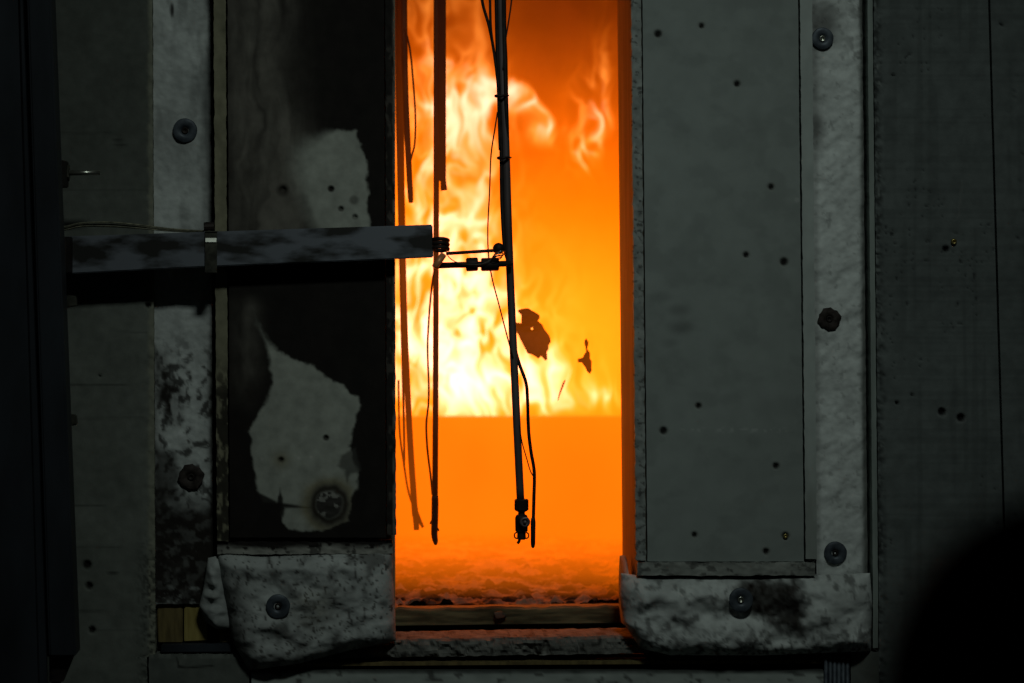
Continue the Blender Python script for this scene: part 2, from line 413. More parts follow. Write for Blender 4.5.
RH = [(942, 412, 3.6), (961, 418, 3.8), (946, 249, 3.0), (1001, 24, 1.6), (893, 75, 1.4), (912, 395, 1.4), (897, 403, 1.5)]
def col_right(x, y):
    c = np.ones(x.shape + (3,)) * np.array([0.128, 0.146, 0.141])
    c *= (0.8 + 0.4 * fbm(x / 70, y / 90, 13))[..., None]
    c *= (1 - 0.10 * sstep(.55, .7, vnoise(x / 160, y / 2.6, 5)))[..., None]
    c *= (1 - 0.14 * sstep(.6, .75, vnoise(x / 5, y / 140, 15)))[..., None]
    p = sstep(.86, .93, vnoise(x / 2.1, y / 2.1, 71)) * sstep(.47, .62, fbm(x / 40, y / 60, 72))
    c = cmix(c, (0.03, 0.033, 0.032), p * 0.8)
    c = cmix(c, (0.006, 0.006, 0.006), pits(x, y, RH))
    for hx, hy in [(942, 412), (961, 418)]:
        d = np.hypot(x - hx, y - hy); c = cmix(c, (0.22, 0.23, 0.22), np.exp(-((d - 4.8) / 1.2) ** 2) * 0.6 * fbm(x / 4, y / 4, 9))
    for ax, ay, bx, by in [(949, 289, 957, 286), (979, 305, 985, 303), (958, 220, 962, 180)]:
        c = cmix(c, (0.2, 0.21, 0.2), sstep(-1.4, -.6, -sdf([(ax, ay), (bx, by), (bx + .3, by + 1)], x, y)) * 0.35)
    edge = 1 - sstep(876, 884, x + 8 * (fbm(x / 5, y / 6, 41) - .5) - y * 0.006)
    c = cmix(c, (0.045, 0.05, 0.048), edge * sstep(.35, .6, fbm(x / 3.5, y / 4, 44)))
    c = cmix(c, (0.17, 0.19, 0.18), edge * sstep(.60, .72, fbm(x / 3, y / 5, 49)))
    return c
def disp_right(x, y):
    edge = 1 - sstep(876, 885, x + 8 * (fbm(x / 5, y / 6, 41) - .5) - y * 0.006)
    p = sstep(.86, .93, vnoise(x / 2.1, y / 2.1, 71)) * sstep(.47, .62, fbm(x / 40, y / 60, 72))
    return (fbm(x / 30, y / 30, 7) - .5) * 0.003 - edge * 0.010 * fbm(x / 4, y / 4, 44) - p * 0.004 - pits(x, y, RH) * 0.010
rb = slab('board', [(874, -285), (874, 0), (879, 560), (880, 1120)], [(984, -285), (988, 0), (1004, 560), (1012, 1120)], -285, 1120, -0.010, 0.07, col_right, M_board, wall, 1.7, disp_right)
slab('board', [(986.2, -285), (990.2, 0), (1006.2, 560), (1014.2, 1120)], 1700, -285, 1120, -0.009, 0.069, col_right, M_board, wall, 3.0, disp_right)
# brass screw in the right board
c0 = Vector(at(953.5, 241.5, -0.010))
s = bm_obj('screw', lathe_bm([(0.0052, 0), (0.0062, 0.004), (0.0045, 0.007), (0.0028, 0.0072), (0.0026, 0.002)], c0, seg=16), M_brass, wall, True)
tag(s, 'small brass tube fixing in the right-hand board')

# lower boards
DARKB = np.array([0.125, 0.137, 0.122])
def col_low(x, y):
    c = np.ones(x.shape + (3,)) * DARKB * (0.75 + 0.5 * fbm(x / 30, y / 20, 61))[..., None]
    ck = np.exp(-(np.abs(sdf([(177, 658), (179, 666), (186, 667), (213, 666), (186, 668), (178, 667)], x, y)) / .8) ** 2)
    return cmix(c, (0.02, 0.02, 0.018), ck * 0.9)
slab('board', 149, [(250, 655), (249, 672), (251, 1120)], 654.5, 1120, -0.006, 0.066, col_low, M_board, wall, 1.6,
     lambda x, y: (fbm(x / 20, y / 20, 3) - .5) * 0.003 - 0.006 * (1 - sstep(655, 658, y)) * sstep(.4, .6, vnoise(x / 2.2, y * 0, 4)), (0.8, 13), fine=(654, 695))
slab('board', 851, 879, 652, 1120, -0.008, 0.068, col_low, M_board, wall, 1.6, None, (0.6, 19), fine=(652, 695))
# fluted strip at the lower right
fl = bmesh.new(); Yf = -0.012
for k in range(6):
    x = 826 + k * 4.3
    tube_bm([at(x, 652, Yf), at(x, 1110, Yf)], 2.0 * MM, 8, fl, smooth=False)
bmesh.ops.recalc_face_normals(fl, faces=fl.faces[:])
tag(bm_obj('fluted_strip', fl, M_washer, wall, True), 'dark ribbed strip under the right pillow')

# ------------------------------------------------------------------ sill: timber lip, concrete kerb, lath, pale skirting
bmm = bmesh.new()
a = at(380, 608.5, 0.30); b = at(700, 625.5, 0.30)
zt, zb = a[2], b[2]
xs = np.linspace(XL - 0.03, XR + 0.03, 70)
rows = []
for i, x in enumerate(xs):
    j = float(fbm(np.array([x * 30]), np.array([0.0]), 91)[0] - .5) * 0.008
    k = float(fbm(np.array([x * 22]), np.array([5.0]), 93)[0] - .5) * 0.006
    slope = (x - XL) / (XR - XL) * 0.006
    rows.append([bmm.verts.new(p) for p in [(x, 0.30 + k, zb + slope), (x, 0.298 + k, zt + slope + j - 0.004), (x, 0.304 + k, zt + slope + j), (x, 0.38, zt + slope + j * .3 - 0.004), (x, 0.38, zb - 0.01)]])
for i in range(len(rows) - 1):
    for k in range(5):
        bmm.faces.new((rows[i][k], rows[i + 1][k], rows[i + 1][(k + 1) % 5], rows[i][(k + 1) % 5]))
bmm.faces.new(rows[0]); bmm.faces.new(rows[-1][::-1]); bmesh.ops.recalc_face_normals(bmm, faces=bmm.faces[:])
beam = bm_obj('timber_lip', bmm, M_beam); tag(beam, 'scorched timber beam edging the furnace floor inside the opening', 'beam')
ch = px_prism([(494, 613), (501, 611.5), (507, 615), (503, 618), (496, 619)], 0.285, 0.012, 0.0015)
tag(bm_obj('chip', ch, M_bright, beam), 'pale flake stuck on the beam front')

def col_kerb(x, y):
    c = np.ones(x.shape + (3,)) * np.array([0.15, 0.15, 0.135]) * (0.5 + fbm(x / 12, y / 5, 81))[..., None]
    c = cmix(c, (0.012, 0.011, 0.010), sstep(.60, .70, fbm(x / 6, y / 2.5, 83)) * .8)
    return c
kx = np.linspace(236, 850, 420)
prof = [(0.13, .967), (0.10, .968), (0.06, .9675), (0.03, .967), (0.012, .966), (0.003, .962), (0, .956), (0, .950), (-.001, .944), (0, .938), (0, .932), (0.002, .931), (0.012, .930), (0.058, .930)]
PXk = np.repeat(kx[:, None], len(prof), 1)
P = np.array(prof)
Xk = (PXk - VX) * MM
rise = (PXk - 395) / 237 * 0.008
Yk = np.repeat(P[None, :, 0], len(kx), 0); Zk = np.repeat(P[None, :, 1], len(kx), 0) + rise
arc = np.cumsum(np.hypot(*np.diff(P, axis=0, prepend=P[:1]).T)) / MM
A2 = np.repeat(arc[None], len(kx), 0)
nn = fbm(PXk / 7, A2 / 4, 87, 4) - .5
chip = np.maximum(fbm(PXk / 14, A2 / 6, 88) - .56, 0)
on = (A2 > arc[1]).astype(float) * 1.0
Yk = Yk + on * (chip * 0.06 + nn * 0.006); Zk = Zk + (nn * 0.004)
idx = np.arange(Xk.size).reshape(Xk.shape)
q = np.stack([idx[:-1, :-1], idx[1:, :-1], idx[1:, 1:], idx[:-1, 1:]], -1).reshape(-1, 4)
me = bpy.data.meshes.new('concrete_kerb'); me.from_pydata(np.stack([Xk, Yk, Zk], -1).reshape(-1, 3).tolist(), [], q.tolist())
cc = col_kerb(PXk, A2).reshape(-1, 3)
aa = me.attributes.new('Col', 'FLOAT_COLOR', 'POINT'); aa.data.foreach_set('color', np.concatenate([cc, np.ones((len(cc), 1))], 1).astype(np.float32).ravel())
bmk = bmesh.new(); bmk.from_mesh(me)
bmesh.ops.holes_fill(bmk, edges=[e for e in bmk.edges if e.is_boundary]); bmesh.ops.recalc_face_normals(bmk, faces=bmk.faces[:]); bmk.to_mesh(me); bmk.free()
kerb = link('concrete_kerb', me, M_conc); tag(kerb, 'chipped dark concrete kerb in front of the opening, between the two pillows', 'kerb')
lath = bm_obj('wooden_lath', px_prism([(248, 663), (824, 660), (824, 663.5), (248, 667)], -0.004, 0.05, 0.001), M_oldwood)
tag(lath, 'thin brown wooden lath running under the concrete kerb', 'lath')
def col_skirt(x, y):
    c = np.ones(x.shape + (3,)) * np.array([0.36, 0.40, 0.37]) * (0.72 + 0.5 * fbm(x / 30, y / 8, 55))[..., None]
    c = cmix(c, (0.05, 0.05, 0.045), sstep(.62, .75, fbm(x / 10, y / 5, 57)) * .8 * (1 - sstep(690, 700, y)))
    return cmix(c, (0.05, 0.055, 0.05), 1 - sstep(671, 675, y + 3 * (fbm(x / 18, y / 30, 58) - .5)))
sk = slab('skirting_board', 251.5, 823.5, 670, 1118, -0.008, 0.066, col_skirt, M_panel, None, 2.4, lambda x, y: (fbm(x / 20, y / 10, 5) - .5) * 0.003, None, fine=(670, 695))
tag(sk, 'pale grey board along the bottom edge below the kerb', 'board')

# ------------------------------------------------------------------ washers
def washer(parent, px, py, Y, r_px, dark=False, screw='dark'):
    c = Vector(at(px, py, Y)); r = r_px * MM
    w = bm_obj('washer', lathe_bm([(r, -0.004), (r, 0.001), (r * .93, 0.0022), (r * .55, 0.0018), (r * .38, 0.0006), (r * .30, -0.003)], c, seg=30, wob=0.10 if dark else 0.012), M_char if dark else M_washer, parent, True)
    s = bm_obj('screw', lathe_bm([(r * .30, -0.003), (r * .27, 0.0005), (r * .2, 0.001), (r * .1, -0.002), (r * .03, -0.003)], c, seg=14), M_black if screw == 'dark' else M_bright, w, True)
    return w

# ------------------------------------------------------------------ left blanket strip
WHITE = np.array([0.70, 0.745, 0.72])
def speckle(x, y, seed, lo=.60, hi=.68, sc=7.0):
    return sstep(lo, hi, fbm(x / sc + 2.5 * fbm(x / 30, y / 30, seed + 1), y / (sc * 1.3), seed, 4))
def col_lb(x, y):
    c = np.ones(x.shape + (3,)) * WHITE * 0.74 * (0.48 + 0.95 * fbm(x / 24, y / 50, 101))[..., None]
    c = cmix(c, WHITE * 0.35, sstep(.5, .7, fbm(x / 14, y / 60, 103)) * (1 - sstep(150, 320, y)) * .55)
    soot = (0.022, 0.019, 0.016)
    c = cmix(c, soot, np.exp(-(x - 153) / 6.0) * sstep(330, 380, y) * .8)
    c = cmix(c, WHITE * .12, sstep(198, 211, x + 16 * (fbm(x / 9, y / 40, 109) - .5)) * (1 - sstep(200, 330, y)) * .75)  # shading down the upper right side, put into the colour
    c = cmix(c, soot, sstep(205, 213, x + 5 * (fbm(x / 6, y / 14, 107) - .5)) * (0.45 + 0.4 * sstep(330, 400, y)))  # right-edge shade painted in, heavier with soot lower down
    d = sdf([(153, 345), (165, 350), (172, 375), (186, 385), (184, 415), (176, 430), (165, 425), (158, 400)], x + 14 * (fbm(x / 9, y / 9, 111) - .5), y + 14 * (fbm(x / 9, y / 9, 113) - .5))
    c = cmix(c, soot, (1 - sstep(-9, 6, d)) * (0.35 + .65 * sstep(.36, .60, fbm(x / 7, y / 12, 115))))
    c = cmix(c, soot, speckle(x, y, 117, .50, .70, 6) * sstep(320, 370, y) * .85)
    low = sstep(478, 520, y + 26 * (fbm(x / 12, y / 12, 119) - .5))
    c = cmix(c, soot, low * (0.88 + .12 * sstep(.38, .52, fbm(x / 8, y / 6, 121))))
    d = sdf([(154, 445), (172, 452), (180, 472), (176, 500), (160, 505), (153, 490)], x + 10 * (fbm(x / 8, y / 8, 123) - .5), y)
    c = cmix(c, soot, (1 - sstep(-6, 5, d)) * .8)
    c = cmix(c, WHITE * .4, sstep(.55, .7, fbm(x / 6, y / 4, 127)) * sstep(575, 592, y) * .8)
    c = cmix(c, soot, spot(x, y, 172, 10, 2, 1, 7) * .9)
    return c
def disp_fib(seed, a=0.007):
    return lambda x, y: a * (fbm(x / 16, y / 22, seed, 5) - .5) + 0.4 * a * (fbm(x / 5, y / 5, seed + 5, 3) - .5)
lb = slab('insulation_strip', [(153, -285), (153, 0), (155.5, 608)], [(211, -285), (212, 300), (213, 608)], -285, 604, 0.012, 0.046, col_lb, M_fibre, None, 1.5, disp_fib(131), (0.6, 23), fine=(-12, 604))
tag(lb, 'narrow white fibre insulation strip left of the sooty panel, blackened at its foot', 'insulation', 'fibre insulation strips')
washer(lb, 185, 130.5, 0.0075, 12.2)
washer(lb, 191, 477, 0.007, 12.6, True)

# yellow studs seen in the hole under the left strip
for pts, mat, lab in [([(184, 602), (207, 602), (207, 641), (184, 642)], M_wood, 'bright yellow wooden block in the hole under the left insulation strip'),
                      ([(157, 602), (182.5, 602), (182.5, 643), (158, 643)], M_oldwood, 'brown weathered wooden stud at the left of the hole under the left strip'),
                      ([(219, 615), (236, 615), (231, 643), (219, 643)], M_oldwood, 'brown wooden stud at the right of the hole beside the pillow')]:
    tag(bm_obj('wood_block', px_prism(pts, 0.022, 0.036, 0.002), mat), lab, 'wood block', 'wood blocks in the hole')
tag(bm_obj('ledge_strip', px_prism([(161, 645), (231, 644), (232, 652.5), (161, 653)], 0.0, 0.058, 0.002), M_steel), 'short grey strip forming the bottom of the hole by the left pillow', 'strip')

# ------------------------------------------------------------------ left panel
lp = empty('sooty_panel', at(310, 538, -0.035), 'tall insulating panel left of the fire, mostly blackened by soot', 'panel', 'insulating panels beside the opening')
P1 = [(284, 142), (302, 131), (330, 129.5), (343, 130), (358, 130), (360, 146), (366, 160), (367, 180), (370, 196), (367, 215), (373, 232), (378, 262), (322, 262), (310, 245), (298, 220), (288, 195), (281, 168)]
P2 = [(253, 305), (258, 322), (268, 338), (280, 352), (300, 361), (314, 366), (327, 377), (342, 385), (352, 395), (359, 398), (361, 410), (355, 422), (353, 436), (349, 447), (352, 455), (358, 470), (357, 488), (351, 500), (348, 520), (322, 531), (288, 530), (281, 516), (283, 505), (262, 503), (257, 490), (254, 470), (251, 448), (250, 430), (256, 418), (266, 402), (271, 385), (270, 365), (263, 345), (256, 325)]
def col_lp(x, y):
    wx = x + 7 * (fbm(x / 9, y / 9, 201) - .5); wy = y + 7 * (fbm(x / 9, y / 9, 203) - .5)
    soot = np.array([0.011, 0.009, 0.0075])
    c = np.ones(x.shape + (3,)) * soot * (0.7 + .7 * fbm(x / 15, y / 30, 205))[..., None]
    # smoky film at upper left
    f = np.exp(-((x - 258) / 34) ** 2) * (1 - sstep(215, 300, y)) + .8 * np.exp(-((x - 285) / 26) ** 2) * sstep(80, 170, y) * (1 - sstep(220, 260, y))
    f = f * (0.15 + 1.6 * fbm(x / 13 + 3.0 * fbm(x / 40, y / 60, 2), y / 80, 207, 5) ** 1.4)
    f += 0.5 * np.exp(-((x - 238) / 9) ** 2) * sstep(60, 100, y) * (1 - sstep(140, 175, y)) * fbm(x / 4, y / 30, 209)
    f += 0.9 * np.exp(-((x - 247) / 14) ** 2) * sstep(290, 310, y) * (1 - sstep(370, 420, y)) * fbm(x / 12, y / 30, 211)
    f += .35 * np.exp(-((x - 335) / 12) ** 2 - ((y - 465) / 20) ** 2)
    c = cmix(c, (0.17, 0.16, 0.135), np.clip(f, 0, 1) * .85)
    bare = np.ones(x.shape + (3,)) * np.array([0.34, 0.36, 0.315]) * (0.9 + .2 * fbm(x / 30, y / 30, 213))[..., None]
    soft = 2.2 + 30 * (1 - sstep(292, 345, x)) * (1 - sstep(270, 300, y))
    jag = 6 * np.maximum(fbm(x / 3, y / 7, 215) - .5, 0) * sstep(345, 360, x)
    d1 = sdf(P1, wx, wy) + jag
    m = 1 - sstep(-soft, 2.0, d1)
    c = c * (1 - m[..., None]) + bare * m[..., None]
    # smoke streaks running through the upper bare patch
    st = np.exp(-((x - (303 + (y - 200) * .45)) / 5) ** 2) * sstep(190, 215, y)
    c = cmix(c, (0.06, 0.055, 0.045), st * .5 * m)
    soft2 = 2.0 + 7 * (1 - sstep(262, 285, x)) * (1 - sstep(330, 420, y))
    d2 = sdf(P2, wx, wy)
    m2 = 1 - sstep(-soft2, 1.4, d2)
    c = c * (1 - m2[..., None]) + bare * m2[..., None]
    # feathered soot tongue at the right of the lower patch, spikes at its foot
    t = 1 - sstep(-2, 2, sdf([(356, 448), (342, 456), (337, 466), (344, 470), (348, 482), (352, 474), (360, 470)], wx, wy))
    c = cmix(c, (0.05, 0.05, 0.045), t * .75)
    t = 1 - sstep(-1.5, 1.5, sdf([(258, 492), (270, 498), (277, 502), (280, 488), (284, 503), (312, 508), (286, 508), (282, 520), (258, 520)], x + 3 * (fbm(x / 3, y / 6, 3) - .5), y))
    c = cmix(c, soot, t * .95)
    # burn ring
    d = np.hypot(x - 329, y - 505) + 5 * (fbm(x / 8, y / 8, 221) - .5)
    c = cmix(c, (0.20, 0.165, 0.07), np.exp(-((d - 23) / 6) ** 2) * .6 * m2)
    c = cmix(c, (0.022, 0.017, 0.012), np.exp(-((d - 16.5) / 5.5) ** 2) * .97)
    ins = 1 - sstep(12, 15, d)
    c = cmix(c, (0.04, 0.037, 0.033), ins)
    c = cmix(c, (0.30, 0.30, 0.27), ins * .8 * sstep(.55, .62, fbm(x / 6, y / 5, 223)))
    d = np.hypot(x - 281, y - 460)
    c = cmix(c, (0.20, 0.17, 0.08), np.exp(-(d / 8) ** 2) * .6); c = cmix(c, (0.012, 0.01, 0.008), np.exp(-(d / 3) ** 2))
    for hx, hy, r, k in [(331, 189, 3.2, 1), (341, 209, 2.8, .8), (354, 200, 4.5, .6), (355, 217, 3, .55), (326, 438, 3, .9), (283, 190, 6, .8), (371, 185, 4, .5)]:
        c = cmix(c, (0.018, 0.015, 0.012), spot(x, y, hx, hy, r, .9) * k)
    for hx, hy in [(299, 458), (311, 457), (262, 459)]:
        c = cmix(c, (0.5, 0.5, 0.46), spot(x, y, hx, hy, 1.6, 1.2) * .6)
    return c
LPH = [(331, 189, 2.6), (341, 209, 2.2), (283, 190, 3), (326, 438, 2.2), (281, 460, 2.4), (355, 217, 2.2)]
slab('board', [(227.5, -285), (227.5, 0), (230, 537)], [(384, -285), (384, 0), (386, 537)], -285, 537.5, -0.034, 0.034, col_lp, M_soot, lp, 1.25,
     lambda x, y: (fbm(x / 30, y / 30, 3) - .5) * 0.002 - pits(x, y, LPH) * 0.006 + 0.004 * spot(x, y, 329, 505, 13, .8) * fbm(x / 5, y / 5, 4), (0.5, 31), fine=(-12, 537.5))
def col_strip_l(x, y):
    c = np.ones(x.shape + (3,)) * np.array([0.235, 0.225, 0.150]) * (0.65 + .6 * fbm(x / 8, y / 26, 231))[..., None]
    k = sstep(340, 400, y) * sstep(.40, .55, fbm(x / 4, y / 8, 233) + .12 * sstep(218, 226, x))
    return cmix(c, (0.014, 0.012, 0.010), np.clip(k, 0, 1) * .9)
o = slab('edge_strip', [(213.5, -285), (213.5, 0), (217, 540)], [(225.5, -285), (225.5, 0), (228.5, 540)], -285, 541, -0.030, 0.03, col_strip_l, M_soot, lp, 1.5, lambda x, y: 0.004 * (fbm(x / 6, y / 14, 5) - .5), (0.8, 37), fine=(-12, 541))
tag(o, 'yellowish edging strip down the left side')
def col_strip_s(x, y):
    c = np.ones(x.shape + (3,)) * np.array([0.016, 0.014, 0.012]) * (0.6 + .9 * fbm(x / 6, y / 10, 241))[..., None]
    c = cmix(c, (0.20, 0.19, 0.16), sstep(391.8, 394, x) * sstep(.35, .7, fbm(x / 3, y / 12, 243)) * .9)  # thin lit line along the fire-side edge, painted in
    c = cmix(c, (0.10, 0.09, 0.075), sstep(.60, .68, fbm(x / 5, y / 9, 245)) * .5)
    return c
o = slab('edge_strip', [(385.2, -285), (385.2, 0), (387, 535)], [(393.6, -285), (393.6, 0), (396.2, 535)], -285, 535, -0.042, 0.03, col_strip_s, M_soot, lp, 1.1, lambda x, y: 0.005 * (fbm(x / 5, y / 12, 7) - .5), (0.7, 41), fine=(-12, 535))
tag(o, 'black charred edging strip beside the fire')
def col_strip_b(x, y):
    c = np.ones(x.shape + (3,)) * np.array([0.30, 0.30, 0.27]) * (0.55 + .8 * fbm(x / 10, y / 4, 251))[..., None]
    return cmix(c, (0.012, 0.010, 0.009), np.clip((1 - sstep(545, 551, y + 9 * (fbm(x / 25, y / 8, 253) - .5) + .02 * (x - 260))) + sstep(.6, .68, fbm(x / 6, y / 4, 255)) * .7, 0, 1))
o = slab('bottom_strip', 217, 392.5, 540.5, 554, -0.024, 0.03, col_strip_b, M_soot, lp, 1.2, lambda x, y: 0.006 * (fbm(x / 8, y / 5, 9) - .5), (1.2, 43), fine=None)

# ------------------------------------------------------------------ left pillow
def col_pl(x, y):
    c = np.ones(x.shape + (3,)) * WHITE * .62 * (0.68 + .5 * fbm(x / 22, y / 18, 261))[..., None]
    soot = (0.035, 0.030, 0.026)
    c = cmix(c, soot, speckle(x, y, 263, .50, .76, 11) * .6)
    c = cmix(c, soot, speckle(x, y, 265, .64, .72, 2.6) * .8)
    c = cmix(c, soot, (1 - sstep(226, 262, x + 26 * (fbm(x / 12, y / 16, 267) - .5))) * sstep(565, 590, y) * .6)
    c = cmix(c, (0.20, 0.17, 0.08), spot(x, y, 316, 605, 18, 1.6) * .4 * fbm(x / 5, y / 5, 271))
    c = cmix(c, soot, sstep(640, 668, y + .13 * (x - 300) + 10 * (fbm(x / 8, y / 8, 273) - .5)) * .6)  # shade of the lower edge put into the colour, in the soot tone
    return c
pl = cushion('insulation_pillow', [(217, 552), (260, 556), (330, 553), (393, 551)], [(249, 670.5), (300, 663), (350, 650), (396, 641)],
             [(217, 552), (222, 580), (228, 610), (232, 640), (249, 670.5)], [(393, 551), (393, 575), (395, 610), (396, 641)], -0.008, 0.0, col_pl, M_fibre, None, 1.5, 0.050, .35, 0.013, 281, 34)
tag(pl, 'stained white insulation pillow under the sooty panel, sagging lower at its left', 'insulation pillow', 'insulation pillows')
washer(pl, 278, 606.5, -0.058, 12.0, False)
fold = cushion('fold', [(208, 558), (216, 556), (222, 560)], [(206, 622), (216, 629), (231, 628)], [(208, 558), (203, 590), (199, 606), (206, 622)],
               [(222, 560), (226, 590), (230, 610), (231, 628)], -0.008, 0.0, lambda x, y: np.ones(x.shape + (3,)) * WHITE * .55 * (0.55 + .7 * fbm(x / 7, y / 9, 283))[..., None], M_fibre, pl, 1.3, 0.038, .35, 0.014, 287, 14)

# ------------------------------------------------------------------ right panel
rp = empty('clean_panel', at(725, 576, -0.03), 'tall plain grey insulating panel right of the fire, dotted with screw holes', 'panel', 'insulating panels beside the opening')
RPH = [(658, 34, 3.4), (701.5, 26, 2.4), (737, 84, 2.8), (771, 187, 2.6), (746, 255, 2.6), (784, 262, 3.6), (698.5, 406, 2.6), (663.5, 431, 3.4), (776, 466, 2.8), (694.5, 535, 2.4), (785.5, 536, 3.2), (766, 551.5, 2.8)]
def col_rp(x, y):
    c = np.ones(x.shape + (3,)) * np.array([0.262, 0.295, 0.278]) * (0.93 + .14 * fbm(x / 50, y / 60, 301))[..., None]
    c *= (1 - .10 * sstep(.5, .7, fbm(x / 25, y / 20, 303)))[..., None]
    for hx, hy, r, ry, k in [(662, 297, 10, 5, .30), (678, 310, 10, 5, .45), (681, 328, 11, 5.5, .5), (670, 343, 7, 4, .3), (752, 125, 14, 14, .22), (678, 131, 12, 8, .15), (785, 405, 22, 10, .15), (790, 552, 14, 8, .2)]:
        c = cmix(c, (0.10, 0.11, 0.105), spot(x, y, hx, hy, r, 1.6, ry) * k)
    sc = np.exp(-((y - 430) / 2.2) ** 2) * sstep(.55, .72, vnoise(x / 3, y / 2, 305)) * sstep(672, 690, x) * (1 - sstep(780, 798, x))
    c = cmix(c, (0.45, 0.48, 0.46), sc * .4)
    c = cmix(c, (0.16, 0.16, 0.14), pits(x, y, [(a, b, r + 1.8) for a, b, r in RPH]) * .35)
    c = cmix(c, (0.012, 0.011, 0.010), pits(x, y, RPH))
    c = cmix(c, (0.4, 0.42, 0.4), pits(x, y, [(797, 200, 2.6)]) * .5)
    return c
slab('board', [(642.5, -285), (642.5, 0), (647.5, 561.5)], [(798, -285), (798, 0), (804, 561.5)], -285, 561.5, -0.030, 0.03, col_rp, M_panel, rp, 1.5,
     lambda x, y: (fbm(x / 40, y / 40, 3) - .5) * 0.0015 - pits(x, y, RPH) * 0.006, (0.3, 51), fine=(-12, 561.5))
tag(bm_obj('screw', lathe_bm([(0.0040, 0), (0.0048, 0.002), (0.003, 0.003), (0.001, 0.001)], at(785.5, 536, -0.031), seg=12), M_brass, rp, True), 'brass screw head glinting in a screw hole')
def col_edge_r(x, y):
    c = np.ones(x.shape + (3,)) * np.array([0.28, 0.305, 0.285]) * (0.65 + .55 * fbm(x / 5, y / 9, 311))[..., None]
    return cmix(c, (0.06, 0.06, 0.055), sstep(.64, .70, fbm(x / 4, y / 3, 313)) * .8)
slab('edge_strip', [(631, -285), (631, 0), (636, 562)], [(641, -285), (641, 0), (646, 562)], -285, 560.5, -0.034, 0.03, col_edge_r, M_soot, rp, 1.1, lambda x, y: 0.007 * (fbm(x / 5, y / 8, 17) - .5), (0.9, 53), fine=(-12, 561))
def col_trim_r(x, y):
    c = np.ones(x.shape + (3,)) * np.array([0.40, 0.445, 0.42]) * (0.85 + .25 * fbm(x / 10, y / 30, 317))[..., None]
    return cmix(c, (0.16, 0.17, 0.15), sstep(440, 520, y + 60 * (fbm(x / 5, y / 20, 319) - .5)) * .45)
o = slab('edge_strip', [(800, -285), (800, 0), (805.8, 560)], [(812, -285), (812, 0), (817, 560)], -285, 559, -0.036, 0.036, col_trim_r, M_panel, rp, 1.4, lambda x, y: 0.002 * (fbm(x / 8, y / 20, 17) - .5), (0.5, 57), fine=(-12, 559))
tag(o, 'paler edging strip down the right side')
def col_bot_r(x, y):
    c = np.ones(x.shape + (3,)) * np.array([0.27, 0.285, 0.26]) * (0.6 + .7 * fbm(x / 14, y / 5, 321))[..., None]
    return cmix(c, (0.05, 0.05, 0.045), sstep(.56, .68, fbm(x / 8, y / 5, 323)) * .7)
slab('bottom_strip', 637, 815, 562.5, 575.5, -0.036, 0.03, col_bot_r, M_soot, rp, 1.2, lambda x, y: 0.005 * (fbm(x / 8, y / 5, 29) - .5), (1.0, 59), fine=None)

# ------------------------------------------------------------------ right blanket strip and its trim
def col_rbk(x, y):
    c = np.ones(x.shape + (3,)) * WHITE * .92 * (0.80 + .34 * fbm(x / 16, y / 24, 331))[..., None]
    soot = (0.04, 0.036, 0.032)
    c = cmix(c, soot, spot(x, y, 824, 22, 15, 1.8, 20) * .75)
    c = cmix(c, soot, sstep(838, 864, x) * speckle(x, y, 333, .48, .62, 6) * (1 - sstep(55, 75, y)) * .6)
    c = cmix(c, soot, spot(x, y, 816, 128, 7, 1.6, 14) * .6)
    c = cmix(c, (0.2, 0.21, 0.2), spot(x, y, 816, 90, 9, 1.8, 60) * .35)
    c = cmix(c, soot, speckle(x, y, 335, .68, .76, 5) * .30)
    c = cmix(c, (0.12, 0.13, 0.11), sstep(856, 864, x - y * .006 + 4 * (fbm(x / 5, y / 20, 337) - .5)) * .75)
    c = cmix(c, soot, (1 - sstep(814, 820, x - y * .006)) * .35)  # darker along the whole left edge
    return c
def disp_rb(x, y):
    e = sstep(858, 868, x - y * .006)
    return 0.012 * (fbm((x + y * .5) / 12, (y - x * .4) / 16, 341, 5) - .5) - e * 0.02
rbk = slab('insulation_strip', [(811, -285), (811, 0), (816.5, 576)], [(863, -285), (863, 0), (869, 576)], -285, 576, 0.004, 0.056, col_rbk, M_fibre, None, 1.5, disp_rb, (0.7, 61), fine=(-12, 576))
tag(rbk, 'long clean white fibre insulation strip right of the plain grey panel', 'insulation', 'fibre insulation strips')
washer(rbk, 822.5, 38.5, 0.000, 11.0, False, 'bright')
washer(rbk, 829.5, 319, -0.001, 11.2, True)
washer(rbk, 835.5, 553, -0.001, 11.4)
def col_vt(x, y): return np.ones(x.shape + (3,)) * np.array([0.26, 0.30, 0.275]) * (0.75 + .5 * fbm(x / 4, y / 40, 343))[..., None]
o = slab('edge_trim', [(867.5, -285), (867.5, 0), (873, 585)], [(872.5, -285), (872.5, 0), (878, 585)], -285, 648, -0.016, 0.074, col_vt, M_panel, wall, 1.4, None, (0.4, 63), fine=(-12, 648))

